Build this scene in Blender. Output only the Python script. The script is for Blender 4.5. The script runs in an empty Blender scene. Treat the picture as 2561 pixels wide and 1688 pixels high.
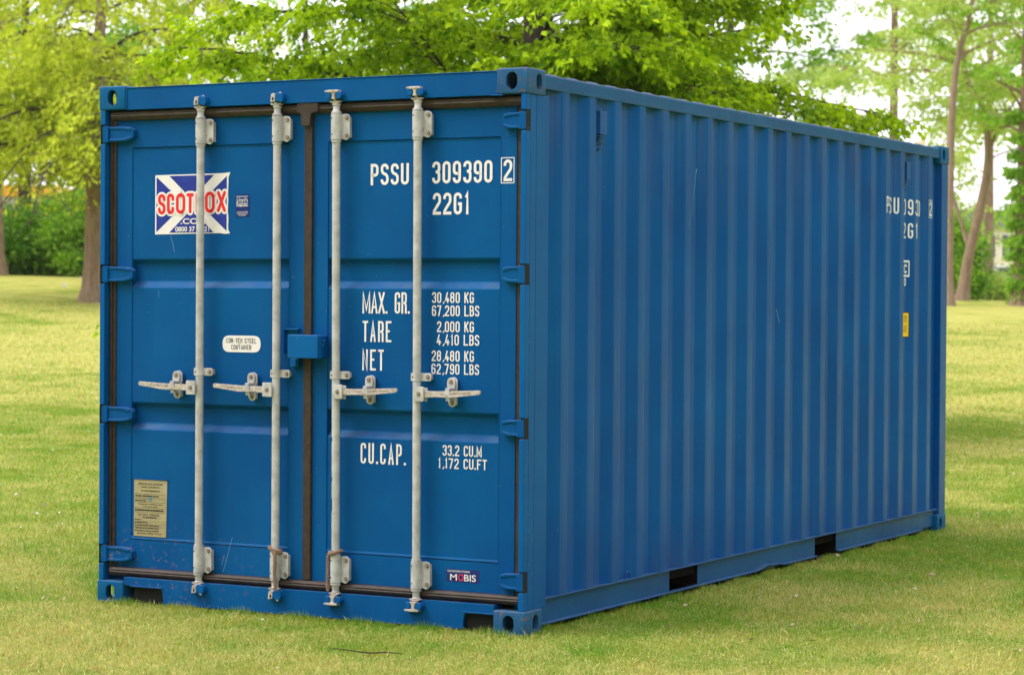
import bpy, bmesh, math, random
import numpy as np
from mathutils import Vector, Matrix
C = bpy.context.scene
COL = C.collection
R_ = math.radians
# ------------------------------------------------------------------ camera
CAM = np.array([7.535, -9.543, 1.527])
YAW, PITCH, ROLL, FPX = -0.49645, -0.01487, 0.00688, 5963.9
cF = np.array([math.sin(YAW)*math.cos(PITCH), math.cos(YAW)*math.cos(PITCH), math.sin(PITCH)])
rt = np.array([math.cos(YAW), -math.sin(YAW), 0.0]); up = np.cross(rt, cF)
cR = rt*math.cos(ROLL)+up*math.sin(ROLL); cU = -rt*math.sin(ROLL)+up*math.cos(ROLL)
cam_d = bpy.data.cameras.new('camera'); cam = bpy.data.objects.new('camera', cam_d); COL.objects.link(cam)
m = Matrix(((cR[0], cU[0], -cF[0]), (cR[1], cU[1], -cF[1]), (cR[2], cU[2], -cF[2])))
cam.matrix_world = Matrix.Translation(CAM) @ m.to_4x4()
cam_d.sensor_width = 36; cam_d.lens = FPX/2561*36
cam_d.clip_start = 0.1; cam_d.clip_end = 2000
cam_d.dof.use_dof = True; cam_d.dof.focus_distance = 11.6; cam_d.dof.aperture_fstop = 4.8
C.camera = cam
# ------------------------------------------------------------------ world and sun
SUN_AZ = Vector((-0.74, -0.58, 0)).normalized()      # horizontal direction towards the sun
SUN_EL = R_(54)
sun_dir = Vector((SUN_AZ.x*math.cos(SUN_EL), SUN_AZ.y*math.cos(SUN_EL), math.sin(SUN_EL)))
w = bpy.data.worlds.new('World'); C.world = w; w.use_nodes = True
nt = w.node_tree; bg = nt.nodes['Background']
sky = nt.nodes.new('ShaderNodeTexSky'); sky.sky_type = 'NISHITA'; sky.sun_disc = False
sky.sun_elevation = SUN_EL; sky.sun_rotation = math.atan2(SUN_AZ.x, SUN_AZ.y)
mx = nt.nodes.new('ShaderNodeMix'); mx.data_type = 'RGBA'; mx.inputs[0].default_value = 0.86
mx.inputs[7].default_value = (9.3, 9.0, 9.6, 1)      # thin even cloud
nt.links.new(sky.outputs[0], mx.inputs[6]); nt.links.new(mx.outputs[2], bg.inputs[0])
bg.inputs[1].default_value = 0.1
sl = bpy.data.lights.new('sun', 'SUN'); sl.energy = 1.25; sl.angle = R_(26); sl.color = (1, .945, .90)
so = bpy.data.objects.new('sun', sl); COL.objects.link(so); so.location = (0, 0, 30)
so.rotation_euler = sun_dir.to_track_quat('Z', 'Y').to_euler()
C.view_settings.view_transform = 'Standard'; C.view_settings.look = 'None'
C.view_settings.exposure = 1.08; C.view_settings.gamma = 1
C.render.resolution_x = 1024; C.render.resolution_y = 674
try:
    C.cycles.max_bounces = 6; C.cycles.transparent_max_bounces = 4
except Exception: pass

def ground_dir(u):
    d = cF + cR*(u-1280.5)/FPX
    d = np.array([d[0], d[1]]); return d
fh = np.array([math.sin(YAW), math.cos(YAW)]); rh = np.array([math.cos(YAW), -math.sin(YAW)])
def sstep(t):
    t = np.clip(t, 0, 1); return t*t*(3-2*t)
def hgt(x, y):
    x = np.asarray(x, float); y = np.asarray(y, float)
    a = (x-CAM[0])*fh[0]+(y-CAM[1])*fh[1]; b = (x-CAM[0])*rh[0]+(y-CAM[1])*rh[1]
    ratio = np.clip(b/np.maximum(a, 5), -.35, .35)
    top = 1.86 - ratio*1.2
    h = top*sstep((a-20)/55*.72)/sstep(.524)
    h = np.where(a > 60, top*(1+(a-60)*.002), h)
    h = np.where(a <= 60, top*sstep((a-18)/58)/sstep(42/58), h)
    return h*(a > 18)
def at(u, dist):
    d = ground_dir(u); p = CAM[:2]+d*dist
    return float(p[0]), float(p[1]), float(hgt(p[0], p[1]))
def zat(v, dist):
    return CAM[2]+dist*(cF[2]+cU[2]*(844-v)/FPX)

# ------------------------------------------------------------------ helpers
def tag(o, label=None, cat=None, group=None, kind=None):
    if label: o['label'] = label
    if cat: o['category'] = cat
    if group: o['group'] = group
    if kind: o['kind'] = kind
    return o
def empty(name, loc, label, cat, group=None):
    o = bpy.data.objects.new(name, None); COL.objects.link(o); o.location = loc
    o.empty_display_size = .2
    return tag(o, label, cat, group)
class MB:
    def __init__(s): s.v = []; s.f = []; s.m = []
    def add(s, vs, fs, mi=0):
        b = len(s.v); s.v += [tuple(p) for p in vs]
        for f in fs: s.f.append(tuple(b+i for i in f)); s.m.append(mi)
        return s
    def box(s, x0, x1, y0, y1, z0, z1, mi=0):
        v = [(x0,y0,z0),(x1,y0,z0),(x1,y1,z0),(x0,y1,z0),(x0,y0,z1),(x1,y0,z1),(x1,y1,z1),(x0,y1,z1)]
        return s.add(v, [(0,3,2,1),(4,5,6,7),(0,1,5,4),(1,2,6,5),(2,3,7,6),(3,0,4,7)], mi)
    def prism(s, poly, y0, y1, mi=0, axis='y', taper=None):
        """poly in (x,z) counter-clockwise seen from -y, extruded y0..y1"""
        n = len(poly)
        P2 = taper or poly
        if axis == 'y': v = [(a, y0, b) for a, b in P2]+[(a, y1, b) for a, b in poly]
        elif axis == 'x': v = [(y0, a, b) for a, b in P2]+[(y1, a, b) for a, b in poly]
        else: v = [(a, b, y0) for a, b in P2]+[(a, b, y1) for a, b in poly]
        fs = [tuple(range(n)), tuple(reversed(range(n, 2*n)))]
        fs += [(i, i+n, (i+1) % n+n, (i+1) % n) for i in range(n)]
        return s.add(v, fs, mi)
    def tube(s, pts, rad, n=8, mi=0, cap=True):
        pts = [Vector(p) for p in pts]
        if not hasattr(rad, '__len__'): rad = [rad]*len(pts)
        b = len(s.v); t0 = (pts[1]-pts[0]).normalized()
        a = t0.orthogonal().normalized()
        for i, p in enumerate(pts):
            t = (pts[min(i+1, len(pts)-1)]-pts[max(i-1, 0)])
            if t.length < 1e-9: t = t0.copy()
            t.normalize(); a = (a-t*a.dot(t))
            a = a.normalized() if a.length > 1e-6 else t.orthogonal().normalized()
            c = t.cross(a)
            for k in range(n):
                q = 2*math.pi*k/n; s.v.append(tuple(p+(a*math.cos(q)+c*math.sin(q))*rad[i]))
        for i in range(len(pts)-1):
            for k in range(n):
                s.f.append((b+i*n+k, b+i*n+(k+1) % n, b+(i+1)*n+(k+1) % n, b+(i+1)*n+k)); s.m.append(mi)
        if cap:
            s.f.append(tuple(b+k for k in reversed(range(n)))); s.m.append(mi)
            s.f.append(tuple(b+(len(pts)-1)*n+k for k in range(n))); s.m.append(mi)
        return s
    def lathe(s, cx, cy, prof, n=20, mi=0):
        return s.tube([(cx, cy, z) for r, z in prof], [r for r, z in prof], n, mi)
    def build(s, name, mats, parent=None, bevel=0, smooth=False, fix=True, seg=2):
        me = bpy.data.meshes.new(name); me.from_pydata(s.v, [], s.f)
        if not isinstance(mats, (list, tuple)): mats = [mats]
        for mt in mats: me.materials.append(mt)
        if any(s.m): me.polygons.foreach_set('material_index', s.m)
        if fix:
            bm = bmesh.new(); bm.from_mesh(me); bmesh.ops.recalc_face_normals(bm, faces=bm.faces); bm.to_mesh(me); bm.free()
        o = bpy.data.objects.new(name, me); COL.objects.link(o); o.parent = parent
        if parent is not None:
            pl = Vector(parent.location)
            if parent.parent is not None: pl = pl+Vector(parent.parent.location)
            if pl.length > 0: me.transform(Matrix.Translation(-pl))
        if smooth:
            me.polygons.foreach_set('use_smooth', [True]*len(me.polygons))
            try: me.set_sharp_from_angle(angle=R_(38))
            except Exception: pass
        if bevel:
            md = o.modifiers.new('bevel', 'BEVEL'); md.width = bevel; md.segments = seg; md.limit_method = 'ANGLE'; md.angle_limit = R_(40)
            md.harden_normals = False
        return o
def eval_apply(o):
    dg = bpy.context.evaluated_depsgraph_get(); dg.update()
    me = bpy.data.meshes.new_from_object(o.evaluated_get(dg)); o.modifiers.clear(); old = o.data; o.data = me
    return o

# ------------------------------------------------------------------ materials
def mat(name):
    mt = bpy.data.materials.new(name); mt.use_nodes = True
    return mt, mt.node_tree, mt.node_tree.nodes['Principled BSDF']
def N(nt, t, **k):
    n = nt.nodes.new(t)
    for a, b in k.items(): setattr(n, a, b)
    return n
def noise(nt, vec, scale, detail=3, rough=.5, dist=0):
    n = N(nt, 'ShaderNodeTexNoise'); n.inputs['Scale'].default_value = scale; n.inputs['Detail'].default_value = detail
    n.inputs['Roughness'].default_value = rough; n.inputs['Distortion'].default_value = dist
    nt.links.new(vec, n.inputs['Vector']); return n.outputs[0]
def ramp(nt, fac, a, b, ca=(0,0,0,1), cb=(1,1,1,1)):
    n = N(nt, 'ShaderNodeMapRange'); n.inputs[1].default_value = a; n.inputs[2].default_value = b
    nt.links.new(fac, n.inputs[0]); return n.outputs[0]
def mixc(nt, fac, a, b, mode='MIX'):
    n = N(nt, 'ShaderNodeMix', data_type='RGBA', blend_type=mode)
    for i, x in ((0, fac), (6, a), (7, b)):
        if isinstance(x, (int, float)): n.inputs[i].default_value = x
        elif isinstance(x, tuple): n.inputs[i].default_value = (*x, 1)
        else: nt.links.new(x, n.inputs[i])
    return n.outputs[2]
def mul(nt, a, b):
    n = N(nt, 'ShaderNodeMath', operation='MULTIPLY')
    for i, x in enumerate((a, b)):
        if isinstance(x, (int, float)): n.inputs[i].default_value = x
        else: nt.links.new(x, n.inputs[i])
    return n.outputs[0]
def bump(nt, bs, h, strength, dist):
    n = N(nt, 'ShaderNodeBump'); n.inputs['Strength'].default_value = strength; n.inputs['Distance'].default_value = dist
    nt.links.new(h, n.inputs['Height']); nt.links.new(n.outputs[0], bs.inputs['Normal']); return n
def paint(name, base, rust=0.0, lowrust=0.0, rough=.42, wave=.5, streak=0.0, spec=.35, tint=(.25, .85, 1, 1), topdirt=0):
    mt, nt, bs = mat(name); tc = N(nt, 'ShaderNodeTexCoord'); ob = tc.outputs['Object']
    c = mixc(nt, ramp(nt, noise(nt, ob, 1.7, 4, .6), .3, .7), (base[0], base[1]*.80, base[2]*.86), (base[0], base[1]*1.22, base[2]*1.08))
    # streaky vertical weathering
    mp = N(nt, 'ShaderNodeMapping'); mp.inputs['Scale'].default_value = (38, 38, 1.1); nt.links.new(ob, mp.inputs[0])
    st = ramp(nt, noise(nt, mp.outputs[0], 1, 4, .6), .52, .8)
    c = mixc(nt, mul(nt, st, .16+streak), c, (.02, .13, .26))
    # blotchy chalking
    bl = ramp(nt, noise(nt, ob, 6.5, 6, .7), .58, .78)
    c = mixc(nt, mul(nt, bl, .10), c, (.05, .13, .24))
    # dust on faces that look up
    g = N(nt, 'ShaderNodeNewGeometry'); sx = N(nt, 'ShaderNodeSeparateXYZ'); nt.links.new(g.outputs['True Normal'], sx.inputs[0])
    du = ramp(nt, sx.outputs[2], .25, .8)
    du = mul(nt, du, ramp(nt, noise(nt, ob, 9, 4), .25, .6))
    c = mixc(nt, mul(nt, du, .42), c, (.11, .14, .20))
    r0 = ramp(nt, noise(nt, ob, 42, 5, .65), .665-rust*.16, .70-rust*.14)
    if lowrust:
        sp = N(nt, 'ShaderNodeSeparateXYZ'); nt.links.new(ob, sp.inputs[0])
        lo = ramp(nt, sp.outputs[2], .48, .2)
        lx = ramp(nt, sp.outputs[0], 1.1, .3)
        r1 = mul(nt, mul(nt, ramp(nt, noise(nt, ob, 36, 4, .6, .6), .59, .63), lo), mul(nt, lx, lowrust))
        c = mixc(nt, mul(nt, r1, .8), c, (.16, .10, .14))
    if rust:
        ru = mixc(nt, noise(nt, ob, 90, 3), (.09, .035, .02), (.32, .12, .05))
        c = mixc(nt, mul(nt, r0, .9), c, ru)
    if topdirt:   # grime that has run down from under the top rail and stayed low on the ribs
        sq = N(nt, 'ShaderNodeSeparateXYZ'); nt.links.new(ob, sq.inputs[0])
        run = ramp(nt, noise(nt, mp.outputs[0], .6, 5, .7), .46, .70)
        c = mixc(nt, mul(nt, mul(nt, ramp(nt, sq.outputs[2], 1.9, 2.5), run), topdirt), c, (.12, .11, .15))
        c = mixc(nt, mul(nt, mul(nt, ramp(nt, sq.outputs[2], .42, .15), run), topdirt*.7), c, (.10, .09, .10))
        sp2 = ramp(nt, noise(nt, ob, 11, 5, .75, .5), .68, .72)
        c = mixc(nt, mul(nt, sp2, .35), c, (.05, .11, .20))
    # tiny light nicks
    nk = ramp(nt, noise(nt, ob, 85, 2, .5), .765, .79)
    c = mixc(nt, mul(nt, nk, .6), c, (.30, .42, .52))
    nt.links.new(c, bs.inputs['Base Color'])
    bs.inputs['Roughness'].default_value = rough; bs.inputs['Specular IOR Level'].default_value = spec
    bs.inputs['Specular Tint'].default_value = tint
    rr = N(nt, 'ShaderNodeMapRange'); rr.inputs[3].default_value = rough-.08; rr.inputs[4].default_value = rough+.14
    nt.links.new(noise(nt, ob, 5, 4), rr.inputs[0]); nt.links.new(rr.outputs[0], bs.inputs['Roughness'])
    ad = N(nt, 'ShaderNodeMath', operation='MULTIPLY_ADD'); nt.links.new(noise(nt, ob, 260, 2), ad.inputs[0]); ad.inputs[1].default_value = .02
    nt.links.new(noise(nt, ob, 3.2, 2, .4), ad.inputs[2])
    bump(nt, bs, ad.outputs[0], wave, .012)
    return mt
BLUE = (.0002, .083, .31)
M_blue = paint('blue_paint', BLUE, rust=.0, wave=.45, rough=.46)
M_door = paint('door_paint', (.0002, .073, .27), rust=.0, lowrust=.9, wave=.5, rough=.5, spec=.25)
M_side = paint('side_paint', (.0001, .072, .31), streak=.09, wave=.5, rough=.33, spec=.38, topdirt=.45)
M_cast = paint('casting_paint', (.010, .085, .22), rust=.55, wave=.3, rough=.5, streak=.3, tint=(.7, .9, 1, 1))
M_castb = paint('clean_casting_paint', (.002, .085, .25), rust=.12, wave=.3, rough=.48, spec=.3)
M_rail = paint('rail_paint', (.004, .074, .24), rust=.03, streak=.15, wave=.25, rough=.36, spec=.4, tint=(.5, .85, 1, 1))
def simple(name, c, rough=.6, metal=0, spec=.4, nz=0, nscale=40, c2=None, bmp=0):
    mt, nt, bs = mat(name); bs.inputs['Base Color'].default_value = (*c, 1)
    bs.inputs['Roughness'].default_value = rough; bs.inputs['Metallic'].default_value = metal; bs.inputs['Specular IOR Level'].default_value = spec
    tc = N(nt, 'ShaderNodeTexCoord')
    if nz or c2:
        c2 = c2 or tuple(max(0, x*(1-nz)) for x in c)
        nn = noise(nt, tc.outputs['Object'], nscale, 5, .6)
        nt.links.new(mixc(nt, ramp(nt, nn, .38, .66), c, c2), bs.inputs['Base Color'])
        if bmp: bump(nt, bs, nn, bmp, .004)
    return mt
M_rubber = simple('brown_rubber_gasket', (.030, .019, .015), .55, nz=.4, nscale=25, c2=(.055, .035, .027), bmp=.3)
M_galv = simple('galvanised_steel', (.59, .57, .575), .5, .15, nz=.18, nscale=18, c2=(.40, .385, .385), bmp=.15)
M_galvd = simple('worn_galvanised_steel', (.60, .54, .51), .55, .15, c2=(.36, .29, .24), nscale=60, bmp=.3)
M_bolt = simple('dull_bolt_steel', (.36, .28, .24), .55, .5, nz=.4, nscale=120)
M_black = simple('dark_hole', (.006, .006, .007), .8)
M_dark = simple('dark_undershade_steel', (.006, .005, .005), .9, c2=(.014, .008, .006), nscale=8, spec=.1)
M_white = simple('white_vinyl', (.84, .79, .79), .45, nz=.06, nscale=30)
M_white_side = simple('white_side_vinyl', (.82, .82, .82), .5)
M_ink = simple('black_print', (.02, .018, .018), .6)
M_flagblue = simple('sticker_blue', (.025, .045, .34), .3, nz=.2, nscale=22)
M_red = simple('sticker_red', (.80, .025, .035), .35)
M_navy = simple('navy_sticker', (.008, .022, .16), .35)
M_lred = simple('logo_red', (.55, .03, .08), .35)
M_plate = simple('weathered_brass_plate', (.42, .36, .21), .45, .1, c2=(.36, .30, .17), nscale=20)
M_yel = simple('yellow_label', (.95, .60, .005), .45)
M_rope = simple('brown_rope', (.20, .12, .08), .85, c2=(.34, .23, .16), nscale=150, bmp=.5)
M_twig = simple('twig_bark', (.05, .03, .018), .9)

# ------------------------------------------------------------------ ground
def patch_nodes(nt, pos):
    """large dry and lush patches of the lawn, returned as a 0..1 dryness"""
    a = noise(nt, pos, .33, 3, .6, .4); b = noise(nt, pos, 1.6, 4, .65)
    ad = N(nt, 'ShaderNodeMath', operation='ADD'); nt.links.new(mul(nt, a, .6), ad.inputs[0]); nt.links.new(mul(nt, b, .4), ad.inputs[1])
    sy = N(nt, 'ShaderNodeSeparateXYZ'); nt.links.new(pos, sy.inputs[0])       # the open lawn further off is drier
    a2 = N(nt, 'ShaderNodeMath', operation='MULTIPLY_ADD'); nt.links.new(ramp(nt, sy.outputs[1], 8, 36), a2.inputs[0]); a2.inputs[1].default_value = .075; nt.links.new(ad.outputs[0], a2.inputs[2])
    return ramp(nt, a2.outputs[0], .42, .565)
def grass_mat():
    mt, nt, bs = mat('lawn_ground'); tc = N(nt, 'ShaderNodeTexCoord'); ob = tc.outputs['Object']
    d = patch_nodes(nt, ob)
    c = mixc(nt, d, (.235, .325, .026), (.58, .55, .14))
    f = noise(nt, ob, 24, 4, .75)
    c = mixc(nt, ramp(nt, f, .3, .7), mixc(nt, 1.0, c, (.45, .48, .40), 'MULTIPLY'), c)
    far = N(nt, 'ShaderNodeCameraData')
    nt.links.new(c, bs.inputs['Base Color']); bs.inputs['Roughness'].default_value = .95; bs.inputs['Specular IOR Level'].default_value = .1
    nt.nodes.remove(far)
    bump(nt, bs, f, .6, .03)
    return mt
M_ground = grass_mat()
def blade_mat():
    mt, nt, bs = mat('grass_blades'); tc = N(nt, 'ShaderNodeTexCoord'); ob = tc.outputs['Object']
    at_ = N(nt, 'ShaderNodeAttribute', attribute_name='rnd'); sp = N(nt, 'ShaderNodeSeparateXYZ'); nt.links.new(at_.outputs['Vector'], sp.inputs[0])
    d = patch_nodes(nt, ob)
    ad = N(nt, 'ShaderNodeMath', operation='ADD'); nt.links.new(mul(nt, d, .62), ad.inputs[0]); nt.links.new(sp.outputs[0], ad.inputs[1])
    dry = ramp(nt, ad.outputs[0], .76, 1.12)
    lush = ramp(nt, noise(nt, ob, 2.7, 4, .7), .44, .60)
    green = mixc(nt, sp.outputs[1], mixc(nt, lush, (.09, .25, .010), (.19, .29, .025)), mixc(nt, lush, (.27, .50, .03), (.48, .54, .07)))
    straw = mixc(nt, sp.outputs[1], mixc(nt, ramp(nt, noise(nt, ob, 9, 3), .5, .64), (.36, .35, .07), (.46, .26, .07)), (.78, .74, .30))
    c = mixc(nt, dry, green, straw)
    nt.links.new(c, bs.inputs['Base Color']); bs.inputs['Roughness'].default_value = .6; bs.inputs['Specular IOR Level'].default_value = .25
    tr = N(nt, 'ShaderNodeBsdfTranslucent'); nt.links.new(c, tr.inputs[0])
    ms = N(nt, 'ShaderNodeMixShader'); ms.inputs[0].default_value = .35
    nt.links.new(bs.outputs[0], ms.inputs[1]); nt.links.new(tr.outputs[0], ms.inputs[2]); nt.links.new(ms.outputs[0], nt.nodes['Material Output'].inputs[0])
    return mt
M_blade = blade_mat()

def terrain():
    # rows by depth, columns by angle, a wide sheet reaching the horizon
    A = np.concatenate([np.linspace(-60, 0, 13), np.linspace(2, 70, 90), np.geomspace(74, 900, 40)])
    verts = []; 
    B = np.concatenate([-np.geomspace(900, 30, 25), np.linspace(-28, 28, 57), np.geomspace(30, 900, 25)])
    aa, bb = np.meshgrid(A, B, indexing='ij')
    x = CAM[0]+aa*fh[0]+bb*rh[0]; y = CAM[1]+aa*fh[1]+bb*rh[1]; z = hgt(x, y)
    V = np.stack([x, y, z], -1).reshape(-1, 3); n, k = aa.shape
    F = [(i*k+j, i*k+j+1, (i+1)*k+j+1, (i+1)*k+j) for i in range(n-1) for j in range(k-1)]
    mb = MB(); mb.v = [tuple(p) for p in V]; mb.f = F; mb.m = [0]*len(F)
    o = mb.build('ground', M_ground, smooth=True, fix=False)
    if o.data.polygons[0].normal.z < 0:
        bm = bmesh.new(); bm.from_mesh(o.data); bmesh.ops.reverse_faces(bm, faces=bm.faces); bm.to_mesh(o.data); bm.free()
    tag(o, kind='structure')
terrain()

def raw_mesh(name, V, Fv, mt, attr=None, parent=None):
    """V (n,3), Fv (m,3 or 4) arrays; attr (n,3) stored as rnd"""
    me = bpy.data.meshes.new(name); n = len(V); k = Fv.shape[1]; mm = len(Fv)
    me.vertices.add(n); me.vertices.foreach_set('co', V.astype(np.float32).ravel())
    me.loops.add(mm*k); me.loops.foreach_set('vertex_index', Fv.astype(np.int32).ravel())
    me.polygons.add(mm); me.polygons.foreach_set('loop_start', np.arange(0, mm*k, k, dtype=np.int32))
    me.update(calc_edges=True)
    if attr is not None:
        a = me.attributes.new('rnd', 'FLOAT_VECTOR', 'POINT'); a.data.foreach_set('vector', attr.astype(np.float32).ravel())
    me.materials.append(mt)
    o = bpy.data.objects.new(name, me); COL.objects.link(o); o.parent = parent
    return o

def grass():
    rg = np.random.default_rng(3)
    def place(n, d0, d1, p):
        t = rg.random(n); d = (d0**(-p)+t*(d1**(-p)-d0**(-p)))**(-1/p)
        u = rg.uniform(-.268, .268, n)
        x = CAM[0]+d*(fh[0]+u*rh[0]); y = CAM[1]+d*(fh[1]+u*rh[1])
        inside = (x > .03) & (x < 2.37) & (y > .03) & (y < 6.03)
        k = ~inside; return x[k], y[k], d[k]
    x, y, d = place(1180000, 8.8, 50, .85)
    n = len(x); z = hgt(x, y)
    # tufty height variation
    tuft = .5+.5*np.sin(x*5.1+np.sin(y*3.7)*2)*np.sin(y*4.3+np.sin(x*2.9)*2)
    L = (.011+.026*rg.random(n)**2+.010*tuft)*(1+.5*(d-9)/30)
    wd = (.0009+.0012*rg.random(n))*(1+.9*np.maximum(d-9, 0)/9)
    th = rg.uniform(0, 2*np.pi, n); tilt = rg.uniform(.15, 1.45, n)
    ph = rg.uniform(0, 2*np.pi, n)
    bx = np.cos(th)*wd; by = np.sin(th)*wd
    tx = np.cos(ph)*np.sin(tilt)*L; ty = np.sin(ph)*np.sin(tilt)*L; tz = np.cos(tilt)*L
    V = np.empty((n, 3, 3))
    V[:, 0] = np.stack([x-bx, y-by, z-.002], 1); V[:, 1] = np.stack([x+bx, y+by, z-.002], 1); V[:, 2] = np.stack([x+tx, y+ty, z+tz], 1)
    at_ = np.repeat(np.stack([rg.random(n), rg.random(n), np.zeros(n)], 1), 3, 0)
    # dry clippings lying on top
    x, y, d = place(115000, 8.8, 30, 1.0); m_ = len(x); z = hgt(x, y)+rg.uniform(.008, .026, m_)
    L2 = .014+.055*rg.random(m_)**1.5; th = rg.uniform(0, 2*np.pi, m_); w2 = rg.uniform(.0008, .0021, m_)
    cx = np.cos(th); sx = np.sin(th); el = rg.normal(0, .25, m_)
    W = np.empty((m_, 3, 3))
    W[:, 0] = np.stack([x-sx*w2, y+cx*w2, z], 1); W[:, 1] = np.stack([x+sx*w2, y-cx*w2, z], 1); W[:, 2] = np.stack([x+cx*L2, y+sx*L2, z+L2*el], 1)
    a2 = np.repeat(np.stack([.75+.4*rg.random(m_), rg.random(m_), np.zeros(m_)], 1), 3, 0)
    # longer uncut blades along the foot of the container
    q = 15000; side = rg.random(q) < .40
    x = np.where(side, rg.uniform(-.02, 2.46, q), 2.425+np.abs(rg.normal(0, .03, q))); y = np.where(side, .012-np.abs(rg.normal(0, .03, q)), rg.uniform(-.02, 6.1, q))
    L3 = rg.uniform(.018, .058, q)*(.45+.55*np.sin(x*9+y*7)**2); w3 = rg.uniform(.0009, .0018, q)*(1+np.maximum(y, 0)/9); th = rg.uniform(0, 2*np.pi, q); ph = rg.uniform(0, 2*np.pi, q); tl = np.abs(rg.normal(0, .5, q))
    E3 = np.empty((q, 3, 3)); bx = np.cos(th)*w3; by = np.sin(th)*w3
    E3[:, 0] = np.stack([x-bx, y-by, 0*x], 1); E3[:, 1] = np.stack([x+bx, y+by, 0*x], 1); E3[:, 2] = np.stack([x+np.cos(ph)*np.sin(tl)*L3, y+np.sin(ph)*np.sin(tl)*L3, np.cos(tl)*L3], 1)
    V = np.concatenate([V, E3]); at_ = np.concatenate([at_, np.repeat(np.stack([rg.random(q)*.8, rg.random(q), np.zeros(q)], 1), 3, 0)])
    VV = np.concatenate([V.reshape(-1, 3), W.reshape(-1, 3)]); AA = np.concatenate([at_, a2])
    o = raw_mesh('grass', VV, np.arange(len(VV)).reshape(-1, 3), M_blade, AA)
    tag(o, 'short mown lawn grass with dry straw-coloured patches around the container', 'grass', kind='stuff')
grass()

# ------------------------------------------------------------------ shipping container
X1, Y1, Z1 = 2.438, 6.058, 2.591
box = empty('shipping_container', (0, 0, 0), 'blue corrugated steel shipping container with closed double doors standing on the lawn', 'shipping container')
D = .052     # door face behind the frame face

def casting_mesh():
    bm = bmesh.new(); bmesh.ops.create_cube(bm, size=1)
    for v in bm.verts: v.co = Vector(((v.co.x+.5)*.162, (v.co.y+.5)*.178, (v.co.z+.5)*.118))
    bmesh.ops.bevel(bm, geom=list(bm.edges), offset=.007, segments=3, profile=.5, affect='EDGES')
    me = bpy.data.meshes.new('c'); bm.to_mesh(me); bm.free()
    o = bpy.data.objects.new('c', me); COL.objects.link(o)
    def cutter(mb):
        q = mb.build('cut', M_black); md = o.modifiers.new('b', 'BOOLEAN'); md.object = q; md.operation = 'DIFFERENCE'; md.solver = 'EXACT'
        return q
    def oval(cx, cz, wx, hz, n=10):
        r = wx/2; s_ = hz/2-r; out = []
        for i in range(n+1): a = math.pi*i/n; out.append((cx+r*math.cos(a), cz+s_+r*math.sin(a)))
        for i in range(n+1): a = math.pi+math.pi*i/n; out.append((cx+r*math.cos(a), cz-s_+r*math.sin(a)))
        return out
    qs = [cutter(MB().box(.022, .145, .024, .16, .020, .098)),
          cutter(MB().prism(oval(.083, .060, .058, .080), -.02, .05)),
          cutter(MB().prism(oval(.112, .060, .054, .076), -.02, .05, axis='x')),
          cutter(MB().prism(oval(.081, .092, .060, .100), .08, .14, axis='z'))]
    eval_apply(o); me = o.data
    for q in qs: bpy.data.objects.remove(q)
    bpy.data.objects.remove(o)
    me.materials.clear(); me.materials.append(M_cast)
    return me
cm = casting_mesh()
for ix in (0, 1):
    for iy in (0, 1):
        for iz in (0, 1):
            me = cm.copy()
            sx_, sy_, sz_ = (1, -1)[ix], (1, -1)[iy], (1, -1)[1-iz]
            # side hole faces outwards: base mesh has it at low x, so the low-x corner uses it as is
            me.transform(Matrix.Diagonal((sx_, sy_, -sz_ if False else (1 if iz else -1), 1)))
            bmn = bmesh.new(); bmn.from_mesh(me)
            bmesh.ops.translate(bmn, verts=bmn.verts, vec=(X1 if ix else 0, Y1 if iy else 0, (Z1-.118) if iz else .118))
            bmesh.ops.recalc_face_normals(bmn, faces=bmn.faces); bmn.to_mesh(me); bmn.free()
            me.materials[0] = M_cast if (ix == 1 and iy == 0) else M_castb
            o = bpy.data.objects.new('corner_casting', me); COL.objects.link(o); o.parent = box
            me.polygons.foreach_set('use_smooth', [True]*len(me.polygons)); me.set_sharp_from_angle(angle=R_(30))
            if ix == 1 and iy == 0: o['label'] = 'corner casting with rust and chipped paint'
bpy.data.meshes.remove(cm)

HZ = (2.352, 1.652, .951, .250)
def post(side):
    """front corner post; side -1 left, +1 right"""
    X = (lambda x: x) if side < 0 else (lambda x: X1-x)
    def bx(mb, a, b, *r):
        a, b = X(a), X(b); mb.box(min(a, b), max(a, b), *r)
    mb = MB()
    cuts = [.118]+[z for h in reversed(HZ) for z in (h-.048, h+.048)]+[2.473]
    for i in range(0, len(cuts), 2): bx(mb, .007, .036, .004, .044, cuts[i], cuts[i+1])
    bx(mb, .0070, .034, .044, .100, .118, 2.473)
    bx(mb, .0065, .030, .100, .222, .118, 2.473)
    bx(mb, .034, .10, .085, .10, .118, 2.473)
    mb.build('corner_post', M_blue, box, bevel=.003)
post(-1); post(1)
mb = MB()
for a, b in ((.0055, .06), (X1-.06, X1-.0055)): MB().box(a, b, Y1-.134, Y1-.004, .118, 2.473).build('rear_post', M_side, box, bevel=.004)

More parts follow.
